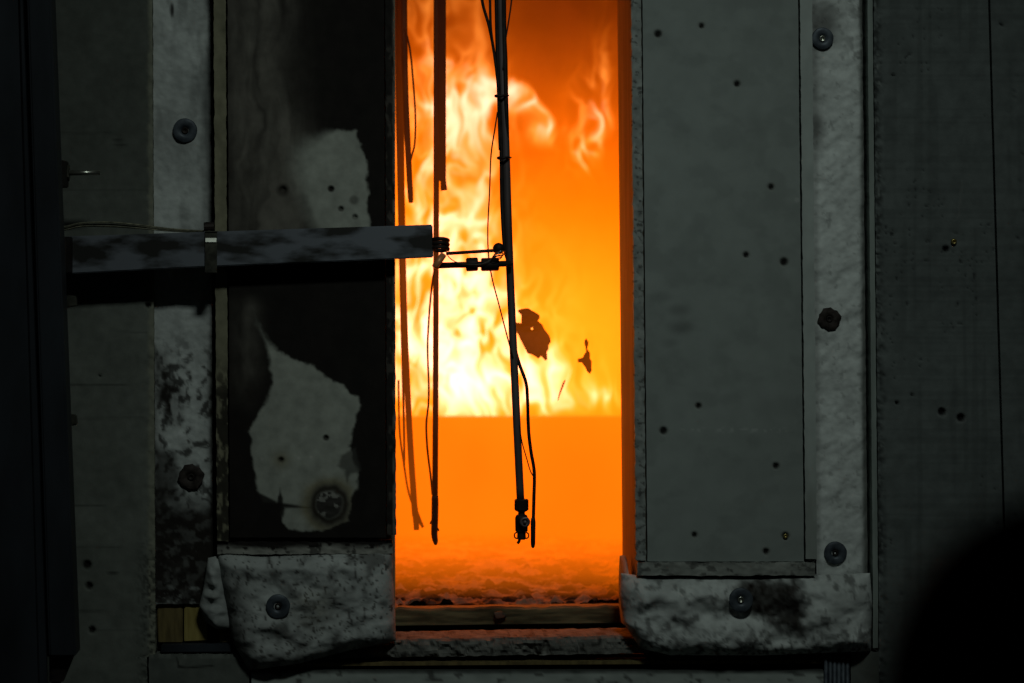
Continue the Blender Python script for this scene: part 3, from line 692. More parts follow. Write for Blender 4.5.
# ------------------------------------------------------------------ right pillow
def col_pr(x, y):
    c = np.ones(x.shape + (3,)) * WHITE * .80 * (0.66 + .58 * fbm(x / 22, y / 18, 351))[..., None]
    soot = (0.028, 0.025, 0.022)
    d = sdf([(742, 575), (800, 575), (799, 600), (806, 625), (800, 640), (775, 628), (760, 615), (744, 612), (735, 590)], x + 16 * (fbm(x / 9, y / 9, 353) - .5), y + 16 * (fbm(x / 9, y / 9, 355) - .5))
    c = cmix(c, soot, (1 - sstep(-8, 4, d)) * (.8 + .3 * fbm(x / 4, y / 4, 3)))
    c = cmix(c, soot, speckle(x, y, 357, .54, .74, 6) * .6)
    c = cmix(c, soot, speckle(x, y, 359, .52, .64, 3) * sstep(615, 650, y) * .8)
    c = cmix(c, soot, spot(x, y, 655, 597, 9, 1.5, 4) * .5)
    return c
pr = cushion('insulation_pillow', [(621, 573), (650, 577), (760, 577), (870, 573)], [(640, 648), (670, 655), (760, 655), (871, 651)],
             [(621, 573), (619.5, 595), (623, 622), (640, 648)], [(870, 573), (872, 600), (871, 630), (871, 651)], -0.008, 0.0, col_pr, M_fibre, None, 1.5, 0.052, .35, 0.014, 361, 34)
tag(pr, 'long white insulation pillow under the plain grey panel, black soot patch in the middle', 'insulation pillow', 'insulation pillows')
washer(pr, 741, 600, -0.064, 12.0, False, 'bright')
def col_fl(x, y): return np.ones(x.shape + (3,)) * WHITE * .6 * (0.6 + .6 * fbm(x / 6, y / 9, 367))[..., None]
cushion('fold', [(619.6, 556), (623, 555), (626, 556)], [(621, 622), (623.5, 624), (626, 623)], [(619.6, 556), (618.6, 580), (619, 606), (621, 622)], [(626, 556), (626, 580), (626, 606), (626, 623)],
        0.17, 0.0, col_fl, M_fibre, pr, 1.0, 0.36, .35, 0.03, 369, 16)

# ------------------------------------------------------------------ steel post at the left
post = empty('steel_post', (at(40, 650, -0.3)[0], -0.27, 0.0), 'dark steel post standing at the left edge of the picture', 'post')
YP = -0.30
def member(name, tl, tr, bl, br, top, bot, Y, depth, mat, bev=0.004):
    p = [at(tl, top, Y), at(tr, top, Y), at(br, bot, Y), at(bl, bot, Y)]
    return bm_obj(name, prism_bm(p, depth, bev), mat, post)
ex = lambda xt, xb, y: xt + (xb - xt) * y / 660.0
f0 = (250 + CZ * F / (YP - CY))            # photo row where the hall floor is, at the post
member('main_member', ex(-60, -40, -285), ex(20, 40, -285), ex(-60, -40, f0), ex(20, 40, f0), -285, f0 - 2, YP, 0.09, M_steel)
member('flange', ex(19, 38, -285), ex(22.5, 46, -285), ex(19, 38, f0), ex(22.5, 46, f0), -285, f0 - 2, YP - 0.006, 0.02, M_steel, 0.002)
member('side_member', ex(27, 49, -285), ex(51, 76, -285), 49, 76, -285, 657, YP + 0.01, 0.08, M_steel)
member('gusset', 49, 74, 49, 62, 655, 684, YP + 0.04, 0.03, M_black)
member('web', ex(12, 30, -285), ex(32, 55, -285), 30, 55, -285, 657, YP + 0.05, 0.03, M_black)
bp = bm_obj('base_plate', box_bm((post.location.x - 0.16, -0.36, 0.0), (post.location.x + 0.14, -0.14, 0.012), 0.002), M_steel, post)
st = tube('stud', [(66, 173, -0.13), (100, 172.6, -0.13)], 2.6, M_bright, post, 12, smooth=False)
tag(st, 'bright threaded stud sticking out to the right')
nb = bmesh.new()
tube_bm([at(61.5, 173, -0.13), at(69.5, 173, -0.13)], 8 * MM, 6, nb, smooth=False); bmesh.ops.recalc_face_normals(nb, faces=nb.faces[:])
bm_obj('nut', nb, M_band, st)
bm_obj('stud_plate', px_prism([(50, 160), (63, 160), (63, 187), (50, 187)], -0.21, 0.10, 0.002), M_black, post)
for x, y in [(73.5, 301), (73.5, 420)]:
    bm_obj('clip', px_prism([(66, y - 6), (76, y - 5), (77, y + 5), (66, y + 7)], -0.2, 0.02, 0.002), M_band, post)

# ------------------------------------------------------------------ horizontal arm
arm = bm_obj('support_arm', prism_bm([at(64, 236.5, -0.088), at(200, 232, -0.088), at(432.5, 224.5, -0.088), at(433.5, 257.5, -0.088), at(200, 267, -0.088), at(66, 274, -0.088)], 0.042, 0.002), M_arm)
tag(arm, 'scuffed blue-grey square steel arm reaching from the left post to the fire', 'arm')
bm_obj('arm_bracket', px_prism([(30, 238), (66, 236.5), (66, 273), (30, 276)], -0.205, 0.15, 0.002), M_black, arm)
sb = bmesh.new()
Ya, Yb = -0.093, -0.042
for a, b in [(((205, 235, Ya)), (217, 271.5, Ya + 0.004))]:
    pa, pb = at(205, 232, Ya), at(217, 271, Ya)
    box_bm((pa[0], Ya, pb[2]), (pb[0], Ya + 0.004, pa[2]), 0, sb)
    box_bm((pa[0], Ya, pa[2] - 0.002), (pb[0], Yb, pa[2] + 0.002), 0, sb)
    box_bm((pa[0], Ya - 0.003, pb[2] - 0.003), (pb[0], Yb, pb[2]), 0, sb)
    box_bm((pa[0], Yb - 0.004, pb[2]), (pb[0], Yb, pa[2]), 0, sb)
strap = bm_obj('strap', sb, M_band, arm); tag(strap, 'steel band clamped round the arm')
pa, pb = at(205.5, 238.5, Ya), at(216.5, 241.5, Ya)
lb_ = bmesh.new()  # bright wedge added and tilted to give the band its lamp highlight
q_ = [[lb_.verts.new((x, y, z)) for y, z in ((Ya - 0.0002, pa[2] + 0.001), (Ya - 0.0030, pb[2] - 0.001), (Ya + 0.001, pb[2] - 0.001))] for x in (pa[0], pb[0])]
for k in range(3): lb_.faces.new((q_[0][k], q_[0][(k + 1) % 3], q_[1][(k + 1) % 3], q_[1][k]))
lb_.faces.new(q_[0]); lb_.faces.new(q_[1][::-1]); bmesh.ops.recalc_face_normals(lb_, faces=lb_.faces[:])
tag(bm_obj('strap_glint', lb_, M_bright, strap), 'bright wedge added for the highlight on the band')
sc = bmesh.new(); tube_bm([at(204, 227, -0.082), at(214, 226.5, -0.082)], 4.6 * MM, 12, sc, smooth=False)
tube_bm([at(209, 222, -0.082), at(209, 234, -0.082)], 3.2 * MM, 10, sc, smooth=False); bmesh.ops.recalc_face_normals(sc, faces=sc.faces[:])
bm_obj('strap_screw', sc, M_black, strap)

wb = empty('lead_wires', at(140, 225, -0.11), 'three thin wires lying along the top of the steel arm near the post', 'wires')
for k, (dy, dY) in enumerate([(0, -0.082), (2.2, -0.075), (4.2, -0.067)]):
    tube('wire', [(58, 228 + dy * .6, dY), (68, 226 + dy * .8, dY), (82, 223 + dy * .8, dY), (110, 222.3 + dy, dY), (140, 225 + dy * .8, dY), (170, 228.8 + dy * .5, dY), (204, 231 + dy * .3, dY)], 0.85, M_wire, wb, 7)

# ------------------------------------------------------------------ clamp bracket at the arm's end
cb = empty('clamp_bracket', at(470, 262, -0.10), 'pipe clamp with fittings joining the steel arm to the long tube', 'clamp')
YC = -0.065
tube('lower_pipe', [(438, 265.5, YC), (512, 263.5, YC - 0.01)], 3.0, M_black, cb, 14, smooth=False)
for x0, x1, r in [(466, 478, 6.8), (481, 499, 6.6)]:
    tube('collar', [(x0, 264.6, YC - .002), (x0 + 1.2, 264.6, YC - .002), (x1 - 1.2, 264.2, YC - .002), (x1, 264.2, YC - .002)], [r * .86, r, r, r * .86], M_black, cb, 8, smooth=False)
tube('upper_rod', [(446, 253.6, YC), (494, 250.5, YC)], 1.7, M_brown, cb, 10, smooth=False)
bs = bmesh.new(); bmesh.ops.create_uvsphere(bs, u_segments=18, v_segments=12, radius=5.8 * MM, matrix=Matrix.Translation(at(498.5, 248.6, YC)))
bm_obj('ball_joint', bs, M_black, cb, True)
for k in range(3):
    cx, cy = 496.5 + k * 1.6, 258 - k * 2.2
    tube('binding_wire', [(cx + 5.5 * math.cos(t), cy + 2.2 * math.sin(t) - 1.5 * math.cos(t), YC - .014 + .018 * math.sin(t)) for t in np.linspace(0, 2 * math.pi, 12)], 0.6, M_bright, cb, 6, 2)
for k in range(3):
    cy = 240.5 + k * 4.2
    tube('ring', [(440 + 8.2 * math.cos(t), cy + 1.9 * math.sin(t), YC - .005 + .024 * math.sin(t)) for t in np.linspace(0, 2 * math.pi, 20)], 1.9, M_black, cb, 8, 2)
o = tube('stub_pipe', [(434.8, 267.2, YC - .03), (443.5, 254.5, YC - .02)], 3.4, M_copper, cb, 14, smooth=False); tag(o, 'short copper-coloured stub pipe')
tube('thin_wire', [(447, 244, YC - .01), (449, 252, YC - .012), (448, 256, YC - .012), (456, 262, YC - .014), (470, 264.5, YC - .02), (482, 264, YC - .022), (492, 259, YC - .02), (499, 255, YC - .02)], 0.5, M_band, cb, 6)

# ------------------------------------------------------------------ flat bar and rod near the arm's end
flatbar = bm_obj('flat_bar', px_prism([(435, -272), (446.2, -272), (446, 180), (446.6, 184), (447.5, 190), (440.5, 191), (440.5, 181), (434.2, 181)], 0.50, 0.008, 0.001), M_brown)
tag(flatbar, 'flat brown metal bar hanging from above with a cut lower end', 'bar')
pr2 = tube('probe_rod', [(436.8, -272, .50), (436.3, 190, .495), (435.6, 400, .455), (435.0, 503, .425)], 2.9, M_brown, None, 12, smooth=False)
tag(pr2, 'thin brown probe rod behind the clamp ending in a black tip', 'rod')
o = tube('tip', [(434.9, 496, 0.422), (435, 502, 0.422), (434.8, 520, 0.422), (434.3, 534, 0.422), (435.4, 541, 0.422), (435.6, 545, 0.422)], [3.3, 3.6, 3.5, 3.3, 2.8, 1.0], M_black, pr2, 10, 2); tag(o, 'black burnt tip of the rod')
tube('lead_wire', [(436, 262, .445), (432, 285, .445), (428.8, 320, .445), (427.6, 350, .445), (428.8, 385, .445), (428.3, 405, .445), (426.3, 425, .445), (427.5, 450, .445), (430.5, 475, .445), (432.5, 495, .445)], 1.05, M_black, pr2, 8)
for x, y in [(430, 524), (439, 531)]:
    tube('barb', [(x + (2 if x < 435 else -2), y - 4, 0.422), (x, y, 0.422)], 0.8, M_black, pr2, 6, smooth=False)

# ------------------------------------------------------------------ long sampling tube with its valve
sp = empty('sampling_tube', at(508, 250, -0.09), 'long steel tube with strapped cables hanging before the fire, valve at its end', 'tube')
YS = -0.052
tube('main_tube', [(499.5, -272, YS), (500, 0, YS), (505.5, 140, YS), (509.5, 260, YS), (515.5, 395, YS), (520.5, 500, YS)], 3.9, M_tube, sp, 18, 6)
tube('second_tube', [(496, -272, YS - .004), (496.5, 0, YS - .004), (499.5, 100, YS - .004), (501.3, 150, YS - .004), (502, 200, YS - .004), (504.5, 245, YS - .003), (508.5, 262, YS + .012)], 2.0, M_black, sp, 10)
tube('second_tube', [(503.4, -272, YS - .003), (503.6, 0, YS - .003), (505, 60, YS - .004), (506, 110, YS - .004), (507, 150, YS)], 2.6, M_black, sp, 10)
tube('cable', [(474, -272, YS - .006), (478, -40, YS - .006), (482, 0, YS - .006), (489, 26, YS - .006), (494, 52, YS - .006), (497.5, 80, YS - .008), (498.5, 100, YS - .008), (500, 150, YS - .006)], 1.5, M_black, sp, 8)
tube('cable', [(489, -272, YS - .007), (489.5, -40, YS - .007), (490, 0, YS - .007), (491, 30, YS - .007), (495, 60, YS - .007), (499, 90, YS - .009)], 1.3, M_black, sp, 8)
tube('cable', [(518, -272, YS - .006), (514, -40, YS - .006), (511.5, 0, YS - .006), (508.5, 22, YS - .006), (505, 44, YS - .007), (503, 70, YS - .008)], 0.8, M_black, sp, 8)
tube('thin_wire', [(497.5, 112, YS - .01), (495, 128, YS - .01), (491, 155, YS - .01), (489.6, 190, YS - .01), (487.8, 228, YS - .01), (488.5, 255, YS - .01), (492, 278, YS - .01), (499, 305, YS - .01), (506, 332, YS - .01), (513, 358, YS - .009)], 0.75, M_black, sp, 7)
cab = tube('cable', [(512, 325, YS + .01), (515.5, 350, YS + .008), (520, 366, YS + .004), (526, 383, YS), (527.5, 400, YS), (528.5, 430, YS), (531, 452, YS), (534.2, 472, YS), (533.8, 500, YS), (533.2, 522, YS)], 1.75, M_black, sp, 9)
o = tube('cable_tip', [(533.2, 518, YS), (533.1, 522, YS), (533, 544, YS), (532.8, 548, YS)], [1.8, 2.5, 2.3, 0.6], M_black, cab, 10, 2)
tube('thin_wire', [(519.5, 425, YS - .006), (522, 442, YS - .008), (526.5, 458, YS - .008), (530, 470, YS - .006), (533, 476, YS - .004)], 0.6, M_black, sp, 7)
for x, y in [(501, 96), (503.5, 158)]:
    t = bmesh.new()
    tube_bm([at(x + 5.6 * math.cos(a), y + .5 * math.sin(a * 2), YS - .002 + .018 * math.sin(a)) for a in np.linspace(0, 2 * math.pi, 22)], 1.3 * MM, 6, t, 1)
    tube_bm([at(x + 4, y, YS - .008), at(x + 8, y - .6, YS - .009)], 0.8 * MM, 6, t, smooth=False)
    bmesh.ops.recalc_face_normals(t, faces=t.faces[:]); bm_obj('cable_tie', t, M_black, sp, True)
vc = at(521.5, 520, YS)
vz = lambda py: at(521, py, YS)[2] - vc[2]
vb = bm_obj('valve', lathe_bm([(6.0 * MM, vz(499)), (7.0 * MM, vz(500)), (7.0 * MM, vz(509.5)), (5.6 * MM, vz(511)), (3.4 * MM, vz(512)), (3.4 * MM, vz(514)), (5.6 * MM, vz(515.5)), (6.4 * MM, vz(518)), (6.2 * MM, vz(531)),
                                   (4.2 * MM, vz(532.5)), (4.4 * MM, vz(538)), (3.6 * MM, vz(539.5))], vc, 'z', 16), M_black, sp, False)
o = bm_obj('knob', lathe_bm([(4.4 * MM, 0), (5.2 * MM, 0.008), (5.2 * MM, 0.013), (3.4 * MM, 0.016), (3.0 * MM, 0.012), (1.8 * MM, 0.012), (1.4 * MM, 0.02)], (at(524.5, 521, YS)[0], YS - 0.010, at(524, 521, YS)[2]), 'y', 18), M_tube, vb, True)
for s in (-1, 1):
    tube('spring_clip', [(521.5 + s * 4, 532, YS - .004), (521.5 + s * 7, 534, YS - .004), (521.5 + s * 6.6, 537.5, YS - .004), (521.5 + s * 4, 538.5, YS - .004)], 0.7, M_black, vb, 6, 4)
tube('nozzle', [(519.5, 538, YS), (519.2, 541, YS), (517.5, 543.5, YS)], 1.4, M_black, vb, 8, 3)

# ------------------------------------------------------------------ rods hanging deep in the furnace
r1 = tube('hanging_rod', [(400.5, -272, .60), (401, 100, .60), (402.2, 220, .60), (404.5, 320, .60), (409.5, 430, .60), (414, 500, .60), (415.2, 516, .60)], 3.1, M_brown, None, 10)
tag(r1, 'long brown rod hanging inside the furnace beside the left jamb, forked at its foot', 'rod', 'rods hanging in the furnace')
tube('fork_prong', [(414.6, 508, .60), (416, 520, .60), (416.5, 530, .60)], [3.3, 3.0, 2.7], M_brown, r1, 8, 3)
tube('fork_prong', [(415.5, 510, .60), (419.5, 520, .60), (423, 527.5, .60)], [2.2, 1.9, 1.4], M_brown, r1, 8, 3)
tube('lead_wire', [(398.5, 380, .61), (399.5, 430, .61), (404, 465, .61), (408, 490, .61), (413, 506, .61)], 1.1, M_brown, r1, 7)
r2 = tube('hanging_rod', [(401.5, -272, .50), (404, 20, .50), (405.5, 90, .50), (408, 150, .50), (410.5, 196, .50), (410.8, 203, .50)], [3.6, 3.4, 3.0, 3.0, 2.8, 1.6], M_brown, None, 10)
tag(r2, 'short brown rod hanging inside the furnace at the upper left of the fire', 'rod', 'rods hanging in the furnace')
tube('lead_wire', [(405, 28, .49), (410, 50, .49), (413, 80, .49), (415.3, 115, .49), (414.8, 142, .49), (412, 155, .49), (410, 162, .49)], 1.0, M_brown, r2, 7)
r3 = tube('hanging_rod', [(396.4, -272, .56), (397, 60, .56), (398.8, 180, .56), (401.2, 300, .56), (404, 430, .56), (404.3, 470, .56), ], [1.7, 1.7, 1.6, 1.4, 1.2, .8], M_brown, None, 8)
tag(r3, 'thinnest brown rod hanging hard against the left jamb of the opening', 'rod', 'rods hanging in the furnace')

# ------------------------------------------------------------------ burnt flakes in the fire
def flake(name, outline, hole, Y, label):
    bm = bmesh.new(); pts = []
    loops = [outline] + ([hole] if hole else [])
    dense = []
    for lp_ in loops:
        L2 = []
        for i in range(len(lp_)):
            a, b = lp_[i], lp_[(i + 1) % len(lp_)]
            L2.append(a); m = ((a[0] + b[0]) / 2 + random.uniform(-.5, .5), (a[1] + b[1]) / 2 + random.uniform(-.5, .5)); L2.append(m)
        dense.append(L2)
    flatv = [p for l in dense for p in l]
    tris = tessellate_polygon([[Vector((x, y, 0)) for x, y in l] for l in dense])
    cx = sum(p[0] for p in outline) / len(outline); cy = sum(p[1] for p in outline) / len(outline)
    def w(p, back):
        q = Vector(at(p[0], p[1], Y)); q.y += 0.02 * math.sin((p[0] - cx) / 9) + 0.012 * math.cos((p[1] - cy) / 7) + (0.004 if back else 0)
        return q
    fv = [bm.verts.new(w(p, 0)) for p in flatv]; bv = [bm.verts.new(w(p, 1)) for p in flatv]
    for t in tris:
        bm.faces.new([fv[i] for i in t]); bm.faces.new([bv[i] for i in reversed(t)])
    o = 0
    for l in dense:
        n = len(l)
        for i in range(n):
            a, b = o + i, o + (i + 1) % n
            bm.faces.new((fv[a], fv[b], bv[b], bv[a]))
        o += n
    bmesh.ops.recalc_face_normals(bm, faces=bm.faces[:])
    return tag(bm_obj(name, bm, M_ash), label, 'flake', 'burnt flakes in the fire')
flake('ash_flake', [(517, 311), (520, 309), (528, 308), (533, 311), (539, 314.5), (540, 318), (538, 321), (543, 325), (547, 332), (550, 336), (551.5, 342), (549, 346), (548.5, 350), (547, 352), (547.5, 360), (545.5, 361), (541, 356), (538, 358.5), (532, 354.5), (527, 353), (524, 347), (520, 339), (518, 334), (514, 330), (515, 322), (521, 323), (521, 315)],
      [(531, 328), (533, 327.5), (533, 330), (531.5, 330)], 0.58, 'large dark ragged burnt flake beside the long tube, against the fire')
flake('ash_flake', [(586, 338), (588.5, 342), (587.5, 348.5), (590.5, 353), (590.5, 358), (592.5, 362), (592, 371), (590, 374), (587, 371.5), (585, 367), (582, 362.5), (577.5, 362), (578, 358.5), (583, 357.5), (586.5, 352), (585.5, 347), (584, 342)], None, 0.58,
      'small dark hourglass-shaped burnt flake floating right of the large flake')
flake('ash_flake', [(565, 380), (566, 380.5), (562, 391), (558, 401), (557.5, 400), (561, 389)], None, 0.58, 'thin dark sliver of burnt debris below the two flakes')

# ------------------------------------------------------------------ burner tray, flames and glowing haze
zt = at(400, 417, 1.9)[2]
tr = bmesh.new(); box_bm((-0.5, 1.9, 0.97), (1.1, 1.96, zt), 0.004, tr)
tray = bm_obj('burner_trough', tr, M_brick); tag(tray, 'low straight trough wall in front of the flames at the back of the furnace', 'trough')

class G:
    """small math-node builder"""
    def __init__(s, nt): s.nt = nt; s.N = nt.nodes
    def v(s, sock, x):
        if isinstance(x, (int, float)): sock.default_value = x
        else: s.nt.links.new(x, sock)
    def m(s, op, a, b=0.0, c=0.0, clamp=False):
        n = s.N.new('ShaderNodeMath'); n.operation = op; n.use_clamp = clamp
        for k, x in enumerate((a, b, c)): s.v(n.inputs[k], x)
        return n.outputs[0]
    def add(s, a, b): return s.m('ADD', a, b)
    def sub(s, a, b): return s.m('SUBTRACT', a, b)
    def mul(s, a, b): return s.m('MULTIPLY', a, b)
    def madd(s, a, b, c): return s.m('MULTIPLY_ADD', a, b, c)
    def mr(s, x, a, b, c=0.0, d=1.0, kind='SMOOTHSTEP'):
        n = s.N.new('ShaderNodeMapRange'); n.interpolation_type = kind
        s.v(n.inputs['Value'], x)
        for k, q in zip(('From Min', 'From Max', 'To Min', 'To Max'), (a, b, c, d)): n.inputs[k].default_value = q
        return n.outputs[0]
    def comb(s, x, y, z):
        n = s.N.new('ShaderNodeCombineXYZ')
        for k, q in enumerate((x, y, z)): s.v(n.inputs[k], q)
        return n.outputs[0]
    def noise(s, vec, scale=1.0, detail=2.0, rough=0.5, dist=0.0, color=False):
        n = s.N.new('ShaderNodeTexNoise'); n.inputs['Scale'].default_value = scale; n.inputs['Detail'].default_value = detail
        n.inputs['Roughness'].default_value = rough; n.inputs['Distortion'].default_value = dist
        s.nt.links.new(vec, n.inputs['Vector'])
        return n.outputs[1] if color else n.outputs[0]
    def gauss(s, u, w, cu, cw, su, sw):
        a = s.madd(u, 1 / su, -cu / su); b = s.madd(w, 1 / sw, -cw / sw)
        r = s.madd(a, a, s.mul(b, b)); return s.m('EXPONENT', s.mul(r, -1.0))
    def curve(s, x, pts, lo, hi):
        n = s.N.new('ShaderNodeFloatCurve'); c = n.mapping.curves[0]
        n.mapping.clip_min_x = -1; n.mapping.clip_max_x = 2; n.mapping.clip_min_y = -9; n.mapping.clip_max_y = 9
        P_ = [((a - lo) / (hi - lo), b) for a, b in pts]
        c.points[0].location = P_[0]; c.points[1].location = P_[-1]
        for p in P_[1:-1]: c.points.new(*p)
        n.mapping.update()
        s.v(n.inputs['Value'], s.madd(x, 1 / (hi - lo), -lo / (hi - lo)))
        return n.outputs[0]

YF = 2.10                                       # flame sheet's mid plane
KF = (YF - CY) / F                              # metres per flame unit there
def flame_space(g):
    """flame units: u to the right, w downward, d into the furnace, from the world position"""
    n = g.N.new('ShaderNodeNewGeometry'); sp_ = g.N.new('ShaderNodeSeparateXYZ'); g.nt.links.new(n.outputs['Position'], sp_.inputs[0])
    u = g.madd(sp_.outputs[0], 1 / KF, VX); w = g.madd(sp_.outputs[2], -1 / KF, VY + CZ / KF); d = g.madd(sp_.outputs[1], 1 / KF, -YF / KF)
    return u, w, d, sp_.outputs

def flame_material():
    m = bpy.data.materials.new('flames'); m.use_nodes = True; nt = m.node_tree; nt.nodes.clear()
    g = G(nt); out = nt.nodes.new('ShaderNodeOutputMaterial')
    u, w, d, _ = flame_space(g)
    dd = g.mul(d, 0.35)
    # rolling turbulence
    c1 = g.noise(g.comb(g.mul(u, 1 / 75), g.mul(dd, 1 / 75), g.mul(w, 1 / 95)), 1, 1.5, .5, 0, True)
    s1 = g.N.new('ShaderNodeSeparateXYZ'); nt.links.new(c1, s1.inputs[0])
    c2 = g.noise(g.comb(g.madd(u, 1 / 26, 5), g.mul(dd, 1 / 30), g.mul(w, 1 / 34)), 1, 1.0, .5, 0, True)
    s2 = g.N.new('ShaderNodeSeparateXYZ'); nt.links.new(c2, s2.inputs[0])
    u1 = g.add(u, g.madd(s1.outputs[0], 60, -30)); w1 = g.add(w, g.madd(s1.outputs[1], 70, -35))
    u2 = g.add(u1, g.madd(s2.outputs[0], 30, -15)); w2 = g.add(w1, g.madd(s2.outputs[2], 34, -17))
    ug = g.add(u, g.madd(s2.outputs[0], 20, -10)); wg = g.add(w, g.madd(s2.outputs[2], 22, -11))
    # filaments: ridges of two noises
    def ridge(sc_u, sc_w, off, p):
        n = g.noise(g.comb(g.madd(u2, 1 / sc_u, off), g.mul(dd, 1 / 60), g.mul(w2, 1 / sc_w)), 1, 1.2, .5)
        a = g.m('ABSOLUTE', g.madd(n, 2.0, -1.0)); return g.m('POWER', g.m('SUBTRACT', 1.0, g.mul(a, 2.4), clamp=True), p)
    r1_, r2_ = ridge(40, 80, 3.0, 3.0), ridge(19, 36, 17.0, 2.8)
    fil = g.madd(r1_, 1.0, g.mul(r2_, 0.9))
    # where it burns
    body = None
    for (cu, cw, su, sw, k) in [(452, 345, 78, 95, 1.15), (525, 388, 62, 34, .75), (450, 220, 46, 95, .72), (430, 110, 46, 80, .42), (470, 120, 34, 46, .55), (425, 20, 50, 60, .16)]:
        e = g.mul(g.gauss(ug, wg, cu, cw, su, sw), k); body = e if body is None else g.add(body, e)
    left = g.mr(u, 330, 398, 0.25, 1.0); body = g.mul(body, left)
    I = g.mul(body, g.madd(fil, 1.55, 0.05))
    # hot base just over the trough
    I = g.add(I, g.mul(g.mul(g.gauss(u, w, 465, 350, 75, 80), g.mr(fil, 0.0, 1.0, .22, 1.0)), .72))
    # arching tongue
    ax = g.madd(ug, 1 / 52, -498 / 52); az = g.madd(wg, 1 / 66, -150 / 66)
    rr = g.m('SQRT', g.madd(ax, ax, g.mul(az, az)))
    ring = g.mul(g.mr(rr, .48, .90), g.mr(rr, 1.04, 1.2, 1, 0))
    sect = g.mul(g.mr(u, 470, 500), g.mr(w, 128, 154, 1, 0))
    I = g.add(I, g.mul(g.mul(ring, sect), g.madd(r2_, 1.3, .48)))
    # thin upright strand
    cu_ = g.curve(w, [(-20, 4.80), (20, 4.77), (45, 4.81), (65, 4.855), (82, 4.835)], -20, 82)
    du = g.mul(g.sub(ug, g.mul(cu_, 100)), 1 / 4.5)
    I = g.add(I, g.mul(g.mul(g.m('EXPONENT', g.mul(g.mul(du, du), -1)), g.mul(g.mr(w, 80, 90, 1, 0), g.mr(w, -40, 40, .25, 1))), .42))
    # wisps on the right
    for (cu, cw, su, sw, k) in [(598, 118, 15, 26, .55), (584, 158, 9, 14, .55), (600, 150, 8, 8, .5), (588, 172, 7, 7, .4), (606, 85, 7, 40, .2), (588, 118, 24, 46, .42), (566, 130, 10, 30, .2), (604, 70, 16, 50, .14),
                                (557, 368, 6, 20, .55), (603, 396, 16, 12, .75), (545, 402, 26, 11, .6), (562, 412, 40, 6, .35)]:
        I = g.add(I, g.mul(g.gauss(u1 if cw < 200 else ug, w1 if cw < 200 else wg, cu, cw, su, sw), g.mul(g.madd(r2_, 1.8, .10), k)))
    # colour follows heat
    em = nt.nodes.new('ShaderNodeEmission'); cr = nt.nodes.new('ShaderNodeValToRGB')
    E = cr.color_ramp.elements; E[0].position = 0.0; E[0].color = (1, .19, .003, 1); E[1].position = 1.0; E[1].color = (1, .52, .34, 1)
    e = E.new(.45); e.color = (1, .34, .05, 1)
    nt.links.new(g.mul(I, .62), cr.inputs[0]); nt.links.new(cr.outputs[0], em.inputs[0])
    nt.links.new(g.mul(I, 7.2), em.inputs[1])
    nt.links.new(em.outputs[0], out.inputs['Volume'])
    return m
def haze_material():
    m = bpy.data.materials.new('glowing_furnace_gas'); m.use_nodes = True; nt = m.node_tree; nt.nodes.clear()
    g = G(nt); out = nt.nodes.new('ShaderNodeOutputMaterial')
    u, w, d, xyz = flame_space(g)
    n = g.noise(g.comb(g.mul(u, 1 / 90), g.mul(d, 1 / 200), g.mul(w, 1 / 110)), 1, 3, .55)
    ww = g.madd(g.sub(n, .5), 110, w)
    # cooler smoke gathers high on the right; a denser glowing layer lies over the floor
    up = g.mr(g.madd(u, -.22, g.add(ww, 118)), -10, 330, .05, 1.0)
    mid = g.gauss(u, ww, 590, 320, 120, 100)
    lay = g.mr(xyz[2], 1.24, 1.42, 1.0, 0.0)
    hi = g.mul(g.madd(mid, .32, up), g.madd(n, .6, .7))
    I = g.add(g.mul(hi, g.madd(lay, -.6, 1.0)), g.mul(lay, g.madd(n, .4, .68)))
    em = nt.nodes.new('ShaderNodeEmission'); cr = nt.nodes.new('ShaderNodeValToRGB')
    E = cr.color_ramp.elements; E[0].position = 0.0; E[0].color = (1, .13, .0, 1); E[1].position = 1.0; E[1].color = (1, .19, .004, 1)
    e = E.new(.55); e.color = (1, .155, .0, 1)
    nt.links.new(g.mul(I, .66), cr.inputs[0]); nt.links.new(cr.outputs[0], em.inputs[0])
    nt.links.new(g.mul(I, 0.78), em.inputs[1])
    ab = nt.nodes.new('ShaderNodeVolumeAbsorption'); ab.inputs[0].default_value = (.95, .75, .55, 1); nt.links.new(g.madd(lay, 1.55, .12), ab.inputs[1])
    ad = nt.nodes.new('ShaderNodeAddShader'); nt.links.new(em.outputs[0], ad.inputs[0]); nt.links.new(ab.outputs[0], ad.inputs[1])
    nt.links.new(ad.outputs[0], out.inputs['Volume'])
    return m
MF = flame_material(); MH = haze_material()
MF.cycles.volume_step_rate = 0.25; MH.cycles.volume_step_rate = 0.6
fl_ = bm_obj('flames', box_bm((at(330, 0, YF)[0], 2.03, at(0, 419, 1.97)[2] - 0.03), (at(640, 0, YF)[0], 2.17, 2.72)), MF)
tag(fl_, 'bright yellow-white flames rising behind the trough wall inside the furnace', 'fire', kind='stuff')
hz = bm_obj('glowing_haze', box_bm((-0.49, 0.41, 1.002), (1.09, 2.74, 2.79)), MH)
tag(hz, 'glowing orange hot gas filling the furnace behind the opening', 'haze', kind='stuff')

